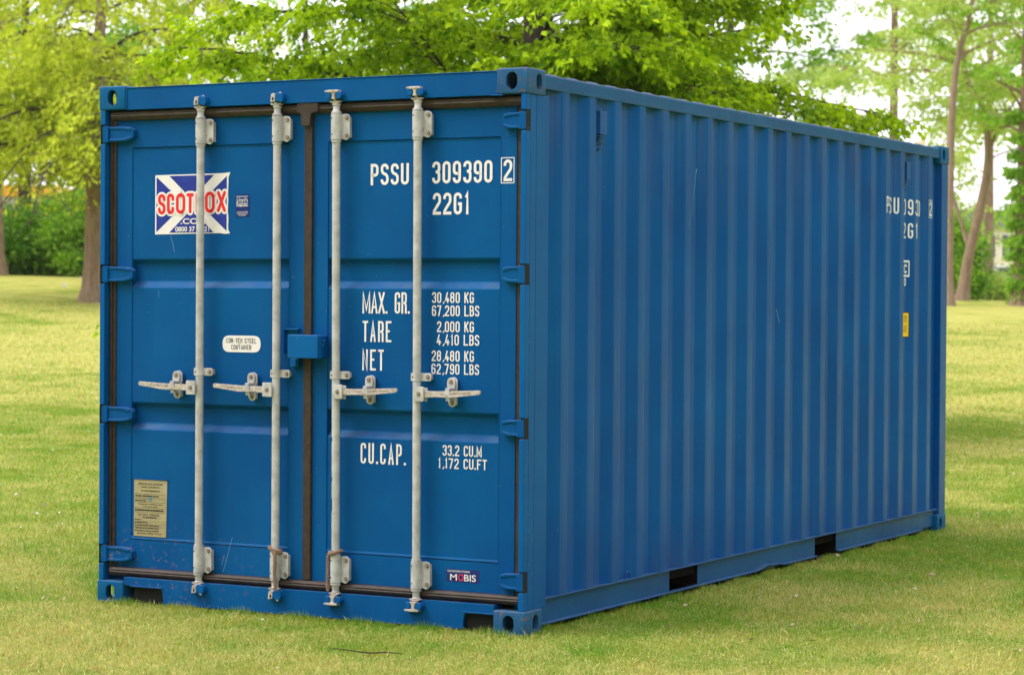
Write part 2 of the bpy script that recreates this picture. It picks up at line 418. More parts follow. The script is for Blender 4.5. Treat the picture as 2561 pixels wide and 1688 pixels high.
# header and sill
mb = MB(); mb.box(.162, 2.276, .008, .060, 2.470, 2.577); mb.box(.162, 2.276, .004, .07, 2.577, 2.5815)
mb.box(2.245, 2.31, -.002, .03, 2.466, 2.4725); mb.box(.165, .172, .003, .05, 2.474, 2.576)
mb.build('door_header', M_door, box, bevel=.002)
mb = MB()
def fillet_poly(pts):
    """pts: (x,z[,r]) closed polygon with rounded corners"""
    out = []; n = len(pts)
    for i, p in enumerate(pts):
        if len(p) < 3 or p[2] <= 0: out.append((p[0], p[1])); continue
        P = Vector(p[:2]); A = (Vector(pts[i-1][:2])-P); B_ = (Vector(pts[(i+1) % n][:2])-P)
        r = min(p[2], A.length*.499, B_.length*.499); A.normalize(); B_.normalize()
        a = P+A*r; b = P+B_*r
        for k in range(6):
            t = k/5; out.append(tuple(a.lerp(P, t).lerp(P.lerp(b, t), t)))
    return out
sill = fillet_poly([(.162, .140), (.162, .10), (.203, .10), (.205, .092, .004), (.398, .092, .02), (.408, .018), (2.110, .018), (2.120, .092, .02), (2.276, .092), (2.276, .140)])
mb.prism(list(reversed(sill)), .008, .03)
mb.box(.162, 2.276, .03, .09, .1002, .139)
mb.box(.203, .402, -.001, .009, .096, .101); mb.box(2.112, 2.276, -.001, .009, .096, .101)
mb.build('door_sill', M_door, box, bevel=.0015)
MB().box(.21, .40, .031, .5, .0, .095).build('sill_pocket', M_black, box)
MB().box(2.118, 2.27, .031, .5, .0, .095).build('sill_pocket', M_black, box)

# gaskets
def gz(z0, z1):   # horizontal run, profile in y/z
    pr = [(.070, z0), (.034, z0+.002), (.022, z0+(z1-z0)*.30), (.017, z0+(z1-z0)*.46), (.022, z0+(z1-z0)*.56), (.018, z0+(z1-z0)*.7), (.030, z1-.003), (.070, z1)]
    return pr
mb = MB()
mb.prism([(y, z) for y, z in gz(2.419, 2.4695)], .06, 2.395, axis='x')
mb.prism([(y, z) for y, z in gz(.141, .187)], .06, 2.395, axis='x')
mb.box(.037, .0765, .044, .084, .14, 2.46); mb.box(.048, .058, .036, .045, .16, 2.45)
mb.box(2.357, 2.379, .056, .084, .14, 2.46)
mb.build('door_gasket', M_rubber, box, bevel=.002)
mb = MB(); mb.box(1.2045, 1.2515, .041, .08, .187, 2.419); mb.box(1.222, 1.2515, .036, .042, .187, 2.419)
mb.prism(fillet_poly([(1.201, 2.385, .01), (1.2045, 2.36), (1.2515, 2.36), (1.2535, 2.385, .01), (1.258, 2.42, .01), (1.30, 2.428), (1.30, 2.465), (1.262, 2.480, .02), (1.20, 2.480, .02), (1.175, 2.462), (1.175, 2.425), (1.199, 2.42, .01)]), .013, .06)
mb.build('centre_gasket', M_rubber, box, bevel=.003)
MB().box(.036, 2.402, .088, .10, .135, 2.47).build('door_backing', M_black, box)

# doors
def door(x0, x1, px0, px1, name_label=None):
    """door skin with panel step and two pressed recesses"""
    mb = MB(); z0, z1 = .186, 2.420; pz0, pz1 = .325, 2.285; yp = D+.003; yi = D+.034
    def q(a, b, c, d): mb.add([a, b, c, d], [(0, 1, 2, 3)])
    def fr(xa, xb, za, zb, y): q((xa, y, za), (xb, y, za), (xb, y, zb), (xa, y, zb))
    fr(x0, px0, z0, z1, D); fr(px1, x1, z0, z1, D); fr(px0, px1, z0, pz0, D); fr(px0, px1, pz1, z1, D)
    g = .0035
    prof = [(pz0, D), (pz0+.001, D+.010), (pz0+g+.001, D+.010), (pz0+g+.002, yp-.004), (pz0+.016, yp)]
    for (a, b) in ((.880, 1.016), (1.588, 1.730)):
        prof += [(a-.004, yp), (a+.002, yp+.0025), (a+.022, yi-.005), (a+.030, yi-.001), (a+.036, yi), (b-.030, yi), (b-.022, yi-.004), (b-.005, yp+.003), (b, yp)]
    prof += [(pz1-.016, yp), (pz1-g-.002, yp-.004), (pz1-g-.001, D+.010), (pz1-.001, D+.010), (pz1, D)]
    e = .007
    for (za, ya), (zb, yb) in zip(prof, prof[1:]):
        q((px0+e, ya, za), (px1-e, ya, za), (px1-e, yb, zb), (px0+e, yb, zb))
        q((px0+.001, ya, za), (px0+e, ya, za), (px0+e, yb, zb), (px0+.001, yb, zb))
        q((px1-e, ya, za), (px1-.001, ya, za), (px1-.001, yb, zb), (px1-e, yb, zb))
        q((px0, D, za), (px0+.001, ya, za), (px0+.001, yb, zb), (px0, D, zb))
        q((px1-.001, ya, za), (px1, D, za), (px1, D, zb), (px1-.001, yb, zb))
    # edges of the door leaf
    for xx in (x0, x1): q((xx, D, z0), (xx, D+.04, z0), (xx, D+.04, z1), (xx, D, z1))
    for zz in (z0, z1): q((x0, D, zz), (x1, D, zz), (x1, D+.04, zz), (x0, D+.04, zz))
    o = mb.build('door', M_door, box, fix=False)
    bm = bmesh.new(); bm.from_mesh(o.data); bmesh.ops.remove_doubles(bm, verts=bm.verts, dist=1e-5)
    bmesh.ops.recalc_face_normals(bm, faces=bm.faces)
    bm.to_mesh(o.data); bm.free()
    # fine weld beads round the panel
    wb = MB(); r = .0016
    for px in (px0, px1):
        pts = [(px, D, pz0+(pz1-pz0)*i/60) for i in range(61)]
        rs = [r*(0.7+.5*random.random()) for _ in pts]; wb.tube(pts, rs, 5)
    wb.build('weld_bead', M_door, o, smooth=True)
    return o
random.seed(5)
doorL = door(.0768, 1.2040, .171, 1.1145)
doorR = door(1.2520, 2.3565, 1.334, 2.2725)
doorL['label'] = 'left door leaf carrying the flag sticker'; doorR['label'] = 'right door leaf carrying the painted numbers'

def hinge(parent, side, zc):
    X = (lambda x: x) if side < 0 else (lambda x: X1-(x if x <= .05 else .05+(x-.05)*.62))
    def P(pts): return [(X(a), b+zc) for a, b in pts] if side < 0 else [(X(a), b+zc) for a, b in reversed(pts)]
    mb = MB()
    blade = [(.034, -.036), (.150, -.036), (.185, -.030), (.198, -.018), (.2, .018), (.185, .031), (.15, .037), (.034, .037)]
    mb.prism(P(blade), .0215, .0525)
    top = [(.034, .024), (.12, .024), (.186, .014), (.186, .028), (.15, .036), (.034, .038)]
    bot = [(.034, -.037), (.15, -.035), (.186, -.026), (.186, -.013), (.12, -.023), (.034, -.023)]
    mb.prism(P(top), .016, .031); mb.prism(P(bot), .016, .031)
    a, b = X(.009), X(.05)
    mb.box(min(a, b), max(a, b), .010, .044, zc-.041, zc+.041)
    mb.tube([(X(.024), .026, zc-.046), (X(.024), .026, zc+.046)], .0145, 12)
    mb.build('hinge', M_door, parent, bevel=.0035)
for z in HZ: hinge(doorL, -1, z); hinge(doorR, 1, z)
for z in HZ:
    for a in (X1-.011, .0078): MB().box(a, a+.0032, .0045, .044, z-.0478, z+.0478).build('hinge_slot', M_black, box)

# walls, roof, floor
E0, PIT = .443, .2790
def prof_x(y):
    """depth behind the outer corrugation face at position y along the side"""
    t = (y-E0) % PIT
    if y < .30: return .036
    if y > E0+19*PIT+.068: return .036
    if t < .068: return .036*t/.068
    if t < .139: return .036
    if t < .207: return .036*(1-(t-.139)/.068)
    return 0.0
folds = []
k = -1
while True:
    e = E0+k*PIT
    for d in (0, .068, .139, .207):
        y = e+d
        if .2225 < y < 5.92: folds.append(y)
    k += 1
    if E0+k*PIT > 5.8: break
folds = [f for f in folds if not (f < .30) and not (f > E0+19*PIT+.0681)]
XO = X1-.012      # outer corrugation face
def wall(xo, sgn, nm):
    ys = [.222]+folds+[5.925]
    # rounded folds: short extra facets
    yy = []
    for y in ys:
        if y in (.222, 5.925): yy.append(y)
        else: yy += [y-.006, y-.002, y+.002, y+.006]
    def px(y): return sum(prof_x(y+d) for d in (-.005, -.0025, 0, .0025, .005))/5
    v = []
    for y in yy:
        xx = xo-sgn*(px(y) if .23 < y < 5.91 else .036); v += [(xx, y, .158), (xx, y, 2.512)]
    mb = MB(); mb.add(v, [(2*i, 2*i+2, 2*i+3, 2*i+1) if sgn > 0 else (2*i, 2*i+1, 2*i+3, 2*i+2) for i in range(len(yy)-1)])
    o = mb.build(nm, M_side, box, fix=False, smooth=True)
    return o
o = wall(XO, 1, 'side_wall'); o = wall(.012, -1, 'side_wall')
MB().box(.03, X1-.03, 5.93, 6.04, .12, 2.55).build('end_wall', M_side, box)
mb = MB()
for x0 in (X1-.062, .008): MB().box(x0, x0+.054, .178, 5.88, 2.507, 2.572).build('top_rail', M_rail, box, bevel=.005)
# roof with shallow pressed waves
v = []; n = 0
ys = np.arange(.06, 5.99, .015)
for y in ys:
    zz = 2.5745+.0042*(.5+.5*math.tanh(3.2*math.sin(2*math.pi*y/.209)))
    v += [(.012, y, 2.5725), (.018, y, zz), (X1-.014, y, zz), (X1-.0095, y, 2.5725)]
f = []
for i in range(len(ys)-1):
    for j in range(3): f.append((4*i+j, 4*i+j+1, 4*i+j+5, 4*i+j+4))
mb = MB().add(v, f); mb.build('roof', M_rail, box, smooth=True)
mb = MB().box(.05, X1-.05, Y1-.08, Y1-.004, 2.49, 2.586); mb.build('rear_header', M_side, box, bevel=.003)
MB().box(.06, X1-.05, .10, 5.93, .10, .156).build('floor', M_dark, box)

# bottom side rails with fork pockets
PK = ((1.642, 2.000), (3.700, 4.052))
def brail(s):
    X = (lambda x: x) if s < 0 else (lambda x: X1-x)
    mb = MB()
    def bx(a, b, *r): mb.box(min(X(a), X(b)), max(X(a), X(b)), *r)
    bx(.008, .09, .178, 5.90, .152, .1585)
    segs = [(.178, PK[0][0]), (PK[0][1], PK[1][0]), (PK[1][1], 5.88)]
    for a, b in segs: bx(.0300, .0365, a, b, .034, .1515)
    # lower flange, knocked up where it was dented
    yy = np.concatenate([np.linspace(.178, 2.6, 30), np.linspace(2.62, 3.3, 30), np.linspace(3.32, PK[1][0], 5)])
    def flange(yy):
        v = []
        for y in yy:
            dz = .020*math.exp(-((y-2.93)/.09)**2)+.012*math.exp(-((y-3.08)/.07)**2); dx = .010*math.exp(-((y-2.93)/.12)**2)
            z = .036+dz; v += [(X(.008-dx*.3), y, z), (X(.008-dx*.3), y, z+.006), (X(.036), y, z+.008), (X(.036), y, z)]
        f = [(4*i+j, 4*i+(j+1) % 4, 4*i+4+(j+1) % 4, 4*i+4+j) for i in range(len(yy)-1) for j in range(4)]
        mb.add(v, f+[(0, 1, 2, 3), tuple(4*(len(yy)-1)+j for j in (3, 2, 1, 0))])
    flange(yy); flange(np.linspace(PK[1][1], 5.60, 6))
    bx(.030, .20, 5.60, 5.88, .036, .045)
    if s > 0: bx(.034, .0385, 5.72, 5.88, .05, .125)
    mb.build('bottom_rail', M_rail, box, bevel=.0015)
brail(-1); brail(1)
for a, b in PK:
    mb = MB(); mb.box(.04, X1-.032, a-.006, a, .03, .152); mb.box(.04, X1-.032, b, b+.006, .03, .152)
    mb.box(1.2, 1.21, a-.006, b+.006, .0, .1448); mb.box(.04, X1-.032, a-.006, b+.006, .146, .1519); mb.build('fork_pocket', M_dark, box)
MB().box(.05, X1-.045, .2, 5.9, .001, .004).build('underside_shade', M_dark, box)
# little lashing ring on the ledge
pts = [(XO-.012+.02*math.cos(a)*.2, 1.135+.020*math.cos(a), .160+.034*math.sin(a)) for a in np.linspace(0, math.pi, 12)]
MB().tube(pts, .0042, 8).build('lashing_ring', M_side, box, smooth=True)

# vents
for yv in (.770, E0+17*PIT+.048):
    mb = MB(); x0 = XO-.040
    mb.box(x0, XO-.001, yv, yv+.072, 2.338, 2.446)
    mb.box(x0, XO+.000, yv-.004, yv+.076, 2.446, 2.4495)
    for i in range(5):
        z = 2.330-i*.012; mb.box(x0, XO-.004-i*.006, yv+.002, yv+.070, z-.004, z)
    mb.box(x0, XO-.030, yv-.002, yv+.055, 2.262, 2.278); mb.box(x0, XO-.018, yv+.02, yv+.04, 2.262, 2.272)
    mb.build('air_vent', M_side, box, bevel=.0012)

# ------------------------------------------------------------------ lettering from strokes
G = {
'0': [[(0,0,1),(0,1,1),(1,1,1),(1,0,1),'c']],
'O': [[(0,0,1),(0,1,1),(1,1,1),(1,0,1),'c']],
'1': [[(.15,.80),(.62,1),(.62,0)]],
'I': [[(.5,0),(.5,1)]],
'2': [[(0,.74),(0,1,1),(1,1,1),(1,.60,.5),(.02,.12,.3),(0,0),(1,0)]],
'3': [[(0,.77),(0,1,1),(1,1,1),(1,.54,.8),(.4,.53)],[(.5,.53),(1,.53,.8),(1,0,1),(0,0,1),(0,.23)]],
'4': [[(.52,1),(0,.24),(1,.24)],[(.70,.52),(.70,0)]],
'5': [[(.95,1),(.05,1),(0,.56),(1,.6,1),(1,0,1),(0,0,1),(0,.2)]],
'6': [[(1,.78),(1,1,1),(0,1,1),(0,0,1),(1,0,1),(1,.57,1),(.1,.57,.5)]],
'7': [[(0,1),(1,1),(.35,0)]],
'8': [[(0.04,.53,.8),(.04,1,1),(.96,1,1),(.96,.53,.8),'c'],[(0,0,1),(0,.53,.8),(1,.53,.8),(1,0,1),'c']],
'9': [[(0,.22),(0,0,1),(1,0,1),(1,1,1),(0,1,1),(0,.43,1),(.9,.43,.5)]],
'P': [[(0,0),(0,1),(1,1,1),(1,.46,1),(.05,.46)]],
'R': [[(0,0),(0,1),(1,1,1),(1,.50,1),(.05,.50)],[(.55,.50),(1,.44,.7),(1,0)]],
'B': [[(0,.53),(0,1),(.95,1,1),(.95,.53,.9),(.05,.53)],[(0,.5),(0,0),(1,0,1),(1,.53,.9),(.6,.53)]],
'D': [[(0,0),(0,1),(1,1,1),(1,0,1),'c']],
'S': [[(1,.77),(1,1,1),(0,1,1),(0,.58,.9),(1,.46,.9),(1,0,1),(0,0,1),(0,.23)]],
'U': [[(0,1),(0,0,1),(1,0,1),(1,1)]],
'G': [[(1,.76),(1,1,1),(0,1,1),(0,0,1),(1,0,1),(1,.48),(.52,.48)]],
'C': [[(1,.76),(1,1,1),(0,1,1),(0,0,1),(1,0,1),(1,.24)]],
'M': [[(0,0),(0,1),(.5,.15),(1,1),(1,0)]],
'N': [[(0,0),(0,1),(1,0),(1,1)]],
'A': [[(0,0),(.5,1),(1,0)],[(.16,.28),(.84,.28)]],
'X': [[(0,0),(1,1)],[(0,1),(1,0)]],
'T': [[(0,1),(1,1)],[(.5,.99),(.5,0)]],
'E': [[(1,1),(0,1),(0,0),(1,0)],[(0.02,.52),(.85,.52)]],
'F': [[(1,1),(0,1),(0,0)],[(0.02,.52),(.85,.52)]],
'L': [[(0,1),(0,0),(1,0)]],
'K': [[(0,0),(0,1)],[(1,1),(.05,.42)],[(.35,.60),(1,0)]],
'H': [[(0,0),(0,1)],[(1,0),(1,1)],[(.02,.5),(.98,.5)]],
'Y': [[(0,1),(.5,.5),(.5,0)],[(1,1),(.5,.5)]],
'-': [[(.1,.45),(.9,.45)]],
}
WF = {'1': .66, 'I': .3, '.': .28, ',': .40, ' ': .6, 'M': 1.25, 'X': 1.0, '-': .7, 'W': 1.3}
def fillet(pts, rr, closed):
    n = len(pts); out = []
    for i, p in enumerate(pts):
        P = Vector(p[:2]); r = p[2]*rr if len(p) > 2 else 0
        if r <= 0 or (not closed and i in (0, n-1)): out.append(P); continue
        A = Vector(pts[i-1][:2])-P; B_ = Vector(pts[(i+1) % n][:2])-P
        la = A.length*(.5 if (len(pts[i-1]) > 2 and pts[i-1][2]) else .95); lb = B_.length*(.5 if (len(pts[(i+1) % n]) > 2 and pts[(i+1) % n][2]) else .95)
        r = min(r, la, lb); A.normalize(); B_.normalize()
        a = P+A*r; b = P+B_*r; k_ = .5523
        for j in range(8):
            t = j/7; c1 = a.lerp(P, k_); c2 = b.lerp(P, k_)
            out.append(a*(1-t)**3+c1*3*t*(1-t)**2+c2*3*t*t*(1-t)+b*t**3)
    res = [out[0]]
    for p in out[1:]:
        if (p-res[-1]).length > 1e-6: res.append(p)
    if closed and (res[0]-res[-1]).length < 1e-6: res.pop()
    return res
def stamped(pts, wdt, closed):
    """round-tipped stroke as separate little pieces: list of (verts, faces)"""
    out = []; n = len(pts); h = wdt/2
    for i in range(n if closed else n-1):
        a, b = pts[i], pts[(i+1) % n]; d = (b-a).normalized(); q = Vector((-d.y, d.x))*h
        out.append(([a-q, b-q, b+q, a+q], [(0, 1, 2, 3)]))
    for i, p in enumerate(pts):
        out.append(([p+Vector((math.cos(a), math.sin(a)))*h for a in np.linspace(0, 2*math.pi, 14, endpoint=False)], [tuple(range(14))]))
    return out
def ribbon(pts, wdt, closed, cap=False):
    n = len(pts); L_, R2 = [], []
    for i, p in enumerate(pts):
        a = pts[i-1] if (i or closed) else None; b = pts[(i+1) % n] if (i < n-1 or closed) else None
        d1 = (p-a).normalized() if a is not None else None; d2 = (b-p).normalized() if b is not None else None
        if d1 is None: d1 = d2
        if d2 is None: d2 = d1
        t = (d1+d2); t = t.normalized() if t.length > 1e-6 else d1
        nn = Vector((-t.y, t.x)); cs = max(.38, nn.dot(Vector((-d1.y, d1.x))))
        h = wdt/2/cs; L_.append(p+nn*h); R2.append(p-nn*h)
    v = L_+R2; f = [(i, i+n, (i+1) % n+n, (i+1) % n) for i in range(n if closed else n-1)]
    if cap and not closed:
        for end in (0, n-1):
            c = pts[end]; d = (pts[0]-pts[1] if end == 0 else pts[-1]-pts[-2]).normalized()
            q0 = math.atan2(d.y, d.x); arc = [c+Vector((math.cos(q0+a), math.sin(q0+a)))*wdt/2 for a in np.linspace(-math.pi/2, math.pi/2, 9)]
            b0 = len(v); v += arc; f.append(tuple(range(b0, b0+9)))
    return v, f
def glyph_faces(ch, x0, z0, wd, h, st, cap=False):
    res = []
    if ch == '.': s_ = st*1.15; return [([Vector((x0+wd/2-s_/2, z0)), Vector((x0+wd/2+s_/2, z0)), Vector((x0+wd/2+s_/2, z0+s_)), Vector((x0+wd/2-s_/2, z0+s_))], [(0, 1, 2, 3)])]
    if ch == ',': s_ = st; return [([Vector((x0+wd*.25, z0-s_*.6)), Vector((x0+wd*.25+s_*.8, z0-s_*.6)), Vector((x0+wd*.25+s_*1.9, z0+s_*1.2)), Vector((x0+wd*.25+s_*.9, z0+s_*1.2))], [(0, 1, 2, 3)])]
    for pl in G.get(ch, []):
        closed = pl[-1] == 'c'; p = pl[:-1] if closed else pl
        q = [(x0+st/2+a[0]*(wd-st), z0+st/2+a[1]*(h-st)) + ((a[2],) if len(a) > 2 else ()) for a in p]
        # open ends should reach the full height or width of the glyph box
        pts = fillet(q, (wd-st)*.5, closed)
        if not closed and not cap:
            for e_, o_ in ((0, 1), (-1, -2)):
                d = (pts[e_]-pts[o_]).normalized()
                src = p[e_]
                if (src[1] in (0, 1) and abs(d.y) > .5) or (src[0] in (0, 1) and abs(d.x) > .5): pts[e_] = pts[e_]+d*st/2
        if cap: res += stamped(pts, st, closed)
        else: res.append(ribbon(pts, st, closed, cap))
    return res
def text(s, x0, x1, z0, z1, st, y, mt, parent, gap=.28, name='lettering', cap=False, shear=0, put=None, lift=.0004, build=True):
    h = z1-z0; tot = sum(WF.get(c, 1) for c in s)+gap*(len(s)-1); cw = (x1-x0)/tot
    mb = MB(); x = x0; kk = 0
    for c in s:
        wd = WF.get(c, 1)*cw
        for v, f in glyph_faces(c, x, z0, wd, h, st, cap):
            yy = y-lift*(kk % 4); kk += 1
            mb.add([(p.x, yy, p.y) if put is None else put(p.x, yy, p.y) for p in v], f)
        x += wd+gap*cw
    if not build: return mb
    return mb.build(name, mt, parent, fix=False)
YT = D+.0015
YP = YT     # print on the panel face sits just proud of it
def T(s, x0, x1, z0, z1, st, **k): return text(s, x0, x1, z0, z1, st, D+.0018, M_white, doorR, **k)
T('PSSU', 1.571, 1.782, 2.073, 2.1735, .0138)
T('309390', 1.908, 2.229, 2.0745, 2.1775, .0138)
text('2', 2.288, 2.333, 2.079, 2.178, .0135, D-.0008, M_white, doorR)
mb = MB()
for a in ((2.2745, 2.2785, 2.069, 2.188), (2.3405, 2.3445, 2.069, 2.188), (2.2786, 2.3404, 2.069, 2.073), (2.2786, 2.3404, 2.184, 2.188)): mb.box(a[0], a[1], D-.0012, D-.0004, a[2], a[3])
mb.build('lettering', M_white, doorR)
T('22G1', 1.912, 2.110, 1.930, 2.0315, .0138)
T('MAX.', 1.529, 1.668, 1.468, 1.569, .0098, gap=.12); T('GR.', 1.708, 1.790, 1.469, 1.569, .0098, gap=.25)
T('TARE', 1.531, 1.691, 1.334, 1.433, .0100, gap=.4); T('NET', 1.530, 1.650, 1.199, 1.298, .0100, gap=.42)
T('CU.CAP.', 1.524, 1.774, .758, .856, .0100, gap=.45)
sm = dict(gap=.25)
T('30,480 KG', 1.911, 2.135, 1.520, 1.570, .0066, **sm); T('67,200 LBS', 1.911, 2.164, 1.459, 1.509, .0066, **sm)
T('2,000 KG', 1.939, 2.136, 1.385, 1.435, .0066, **sm); T('4,410 LBS', 1.938, 2.165, 1.324, 1.374, .0066, **sm)
T('28,480 KG', 1.911, 2.137, 1.249, 1.299, .0066, **sm); T('62,790 LBS', 1.910, 2.165, 1.189, 1.238, .0066, **sm)
T('33.2 CU.M', 1.973, 2.182, .811, .861, .0066, **sm); T('1,172 CU.FT', 1.949, 2.210, .752, .800, .0066, **sm)

# tiny print uses the built-in typeface
def tiny(s, xc, zc, h, y, mt, parent, width=None, name='print', bold=0, align='CENTER'):
    cu = bpy.data.curves.new('t', 'FONT'); cu.body = s; cu.size = 1; cu.align_x = 'LEFT'; cu.offset = bold
    o = bpy.data.objects.new('t', cu); COL.objects.link(o)
    dg = bpy.context.evaluated_depsgraph_get(); dg.update(); me = bpy.data.meshes.new_from_object(o.evaluated_get(dg))
    bpy.data.objects.remove(o)
    co = np.empty(len(me.vertices)*3); me.vertices.foreach_get('co', co); co = co.reshape(-1, 3)
    mn, mxx = co.min(0), co.max(0); sz = h/.72
    sxx = (width/(mxx[0]-mn[0])) if width else sz
    x = (co[:, 0]-mn[0])*sxx; wtot = (mxx[0]-mn[0])*sxx
    ox = {'CENTER': xc-wtot/2, 'LEFT': xc}[align]
    out = np.stack([ox+x, np.full(len(co), y), zc-h/2+co[:, 1]*sz], 1)
    me.vertices.foreach_set('co', out.astype(np.float32).ravel()); me.update()
    me.materials.clear(); me.materials.append(mt)
    ob = bpy.data.objects.new(name, me); COL.objects.link(ob); ob.parent = parent
    return ob

# flag sticker
Yst = D-.0015+.0045
def sheet(pts, y, mt, parent, name, th=.0006):
    return MB().prism(pts, y, y+th).build(name, mt, parent)
sx0, sx1, sz0, sz1 = .312, .765, 1.850, 2.147
edge = [(sx0, sz0), (sx1-.06, sz0+.004), (sx1-.03, sz0), (sx1, sz0+.002)]
random.seed(2)
for i in range(1, 14):
    t = i/14; edge.append((sx1-.010-.004*random.random()*math.sin(math.pi*t)+(.006 if t < .06 or t > .93 else 0), sz0+t*(sz1-sz0)))
edge += [(sx1, sz1+.004), (sx1-.04, sz1), (sx0, sz1-.003)]
YS = D+.0010
st_ = sheet(edge, YS, M_white, box, 'sticker'); st_['label'] = 'white and blue cross flag company sticker with red name'
def inset(poly): return poly
b = .008; cxs, czs = (sx0+sx1)/2, (sz0+sz1)/2
bx0, bx1, bz0, bz1 = sx0+b, sx1-b-.012, sz0+b, sz1-b
wx = .078
tris = [[(bx0+wx, bz1), (cxs-.004, czs+.024), (bx1-wx, bz1)], [(bx0+wx, bz0), (bx1-wx, bz0), (cxs-.004, czs-.024)],
        [(bx0, bz0+.004), (cxs-.046, czs), (bx0, bz1-.004)], [(bx1, bz0+.006), (bx1, bz1-.006), (cxs+.042, czs)]]
mb = MB()
for t in tris:
    t = list(t)
    # counter-clockwise as seen from the front
    a = sum(t[i][0]*t[(i+1) % 3][1]-t[(i+1) % 3][0]*t[i][1] for i in range(3))
    if a < 0: t.reverse()
    MB().prism(t, YS-.0006, YS-.0001).build('blue_field', M_flagblue, st_)
NM = [('S', .331, .377, 1.949, 2.050), ('C', .386, .430, 1.950, 2.052), ('O', .441, .497, 1.951, 2.053), ('T', .505, .549, 1.953, 2.052),
      ('B', .560, .606, 1.954, 2.053), ('O', .616, .675, 1.954, 2.058), ('X', .688, .742, 1.957, 2.060)]
for lift, extra, mt_, nm in ((.0013, .022, M_white, 'letter_outline'), (.0024, 0, M_red, 'red_name')):
    mb = MB(); kk = 0
    for c, a, bb, z0, z1 in NM:
        st0 = .0165; e = extra/2
        for v, f in glyph_faces(c, a-e, z0-e, bb-a+2*e, z1-z0+2*e, st0+extra, True):
            y = YS-lift-.00003*(kk % 29); kk += 1; mb.add([(p.x, y, p.y) for p in v], f)
    mb.build(nm, mt_, st_, fix=False)
tiny('.COM', .545, 1.915, .028, YS-.003, M_white, st_, width=.150, bold=.02)
tiny('0800 37 22 21', .540, 1.876, .024, YS-.003, M_white, st_, width=.205, bold=.02)
# register sticker
s2 = sheet([(.797, 1.933), (.878, 1.933), (.878, 2.041), (.797, 2.041)], YS, M_navy, box, 'sticker'); s2['label'] = 'small navy register sticker'
tiny("Lloyd's", .838, 2.016, .020, YS-.0009, M_white, s2, width=.064); tiny('Register', .838, 1.997, .019, YS-.0013, M_white, s2, width=.068)
mb = MB().box(.803, .872, YS-.0012, YS-.0004, 2.030, 2.0325).box(.803, .872, YS-.0012, YS-.0004, 1.9835, 1.986); mb.build('print', M_white, s2)
tiny('CONTAINER', .838, 1.956, .006, YS-.0009, M_white, s2, width=.064); tiny('CERTIFICATION', .838, 1.948, .006, YS-.0009, M_white, s2, width=.064); tiny('SCHEME', .838, 1.940, .006, YS-.0009, M_white, s2, width=.042)
# steel sticker
s3 = sheet(fillet_poly([(.724, 1.273, .039), (.949, 1.273, .039), (.949, 1.354, .039), (.724, 1.354, .039)]), YS, M_white, box, 'sticker'); s3['label'] = 'white oval steel sticker'
mb = text('COR-TEN STEEL', .747, .925, 1.318, 1.341, .0028, YS-.0006, M_ink, s3, gap=.3, name='print')
mb = text('CONTAINER', .776, .894, 1.286, 1.309, .0028, YS-.0006, M_ink, s3, gap=.28, name='print')
# maker's sticker
s4 = sheet([(1.998, .227), (2.177, .227), (2.177, .287), (1.998, .287)], D-.0008, M_navy, box, 'sticker'); s4['label'] = "maker's navy sticker low on the right door"
yy = D-.0018
tiny('GUANGDONG HYUNDAI', 2.006, .2785, .009, yy, M_white, s4, width=.118, align='LEFT', bold=.01)
tiny('M', 2.038, .2505, .031, yy, M_white, s4, width=.036, bold=.005); tiny('BIS', 2.126, .2505, .031, yy, M_white, s4, width=.062, bold=.01)
pts = [Vector((2.078+.0125*math.cos(a), .2505+.0135*math.sin(a))) for a in np.linspace(0, 2*math.pi, 24, endpoint=False)]
v, f = ribbon(pts, .0065, True); MB().add([(p.x, yy, p.y) for p in v], f).build('print', M_lred, s4, fix=False)
# approval plate
pl = MB().prism([(.190, .345), (.388, .345), (.395, .627), (.191, .628)], D-.0005, D+.0022).build('approval_plate', M_plate, box)
MB().box(.186, .398, D-.004, D+.001, .629, .6345).build('plate_weld', M_door, pl)
yy = D-.0012
tiny('APPROVED FOR TRANSPORT', .293, .607, .0085, yy, M_ink, pl, width=.155, bold=.012); tiny('UNDER CUSTOMS SEAL', .293, .592, .0085, yy, M_ink, pl, width=.115, bold=.012)
tiny('CSC SAFETY APPROVAL', .283, .453, .010, yy, M_ink, pl, width=.135, bold=.01)
tiny('SIDE WALL TESTED TO 0.6P', .286, .360, .009, yy, M_ink, pl, width=.150, bold=.01)
mb = MB(); random.seed(9)
for z, a, bb, h in ((.573, .235, .350, .005), (.547, .200, .345, .006), (.523, .198, .262, .005), (.506, .215, .37, .003), (.494, .245, .335, .003), (.476, .198, .372, .0075), (.440, .245, .330, .006), (.429, .195, .235, .004), (.414, .195, .275, .004), (.400, .195, .345, .005), (.386, .195, .345, .005), (.373, .195, .345, .005)):
    x = a
    while x < bb:
        l = random.uniform(.003, .012); mb.box(x, min(x+l, bb), yy-.0003, yy+.0008, z-h/2, z+h/2); x += l+random.uniform(.0012, .004)
for z in (.557, .5385, .531, .516, .487, .4655, .4195, .407, .393): mb.box(.192, .386, yy-.0001, yy+.0008, z-.0004, z+.0004)
mb.build('plate_rule', M_ink, pl)
MB().tube([(.291, yy-.001, .532), (.291, yy+.002, .532)], .0095, 16).build('stamp', simple('stamp_blue', (.05, .25, .35), .5), pl)

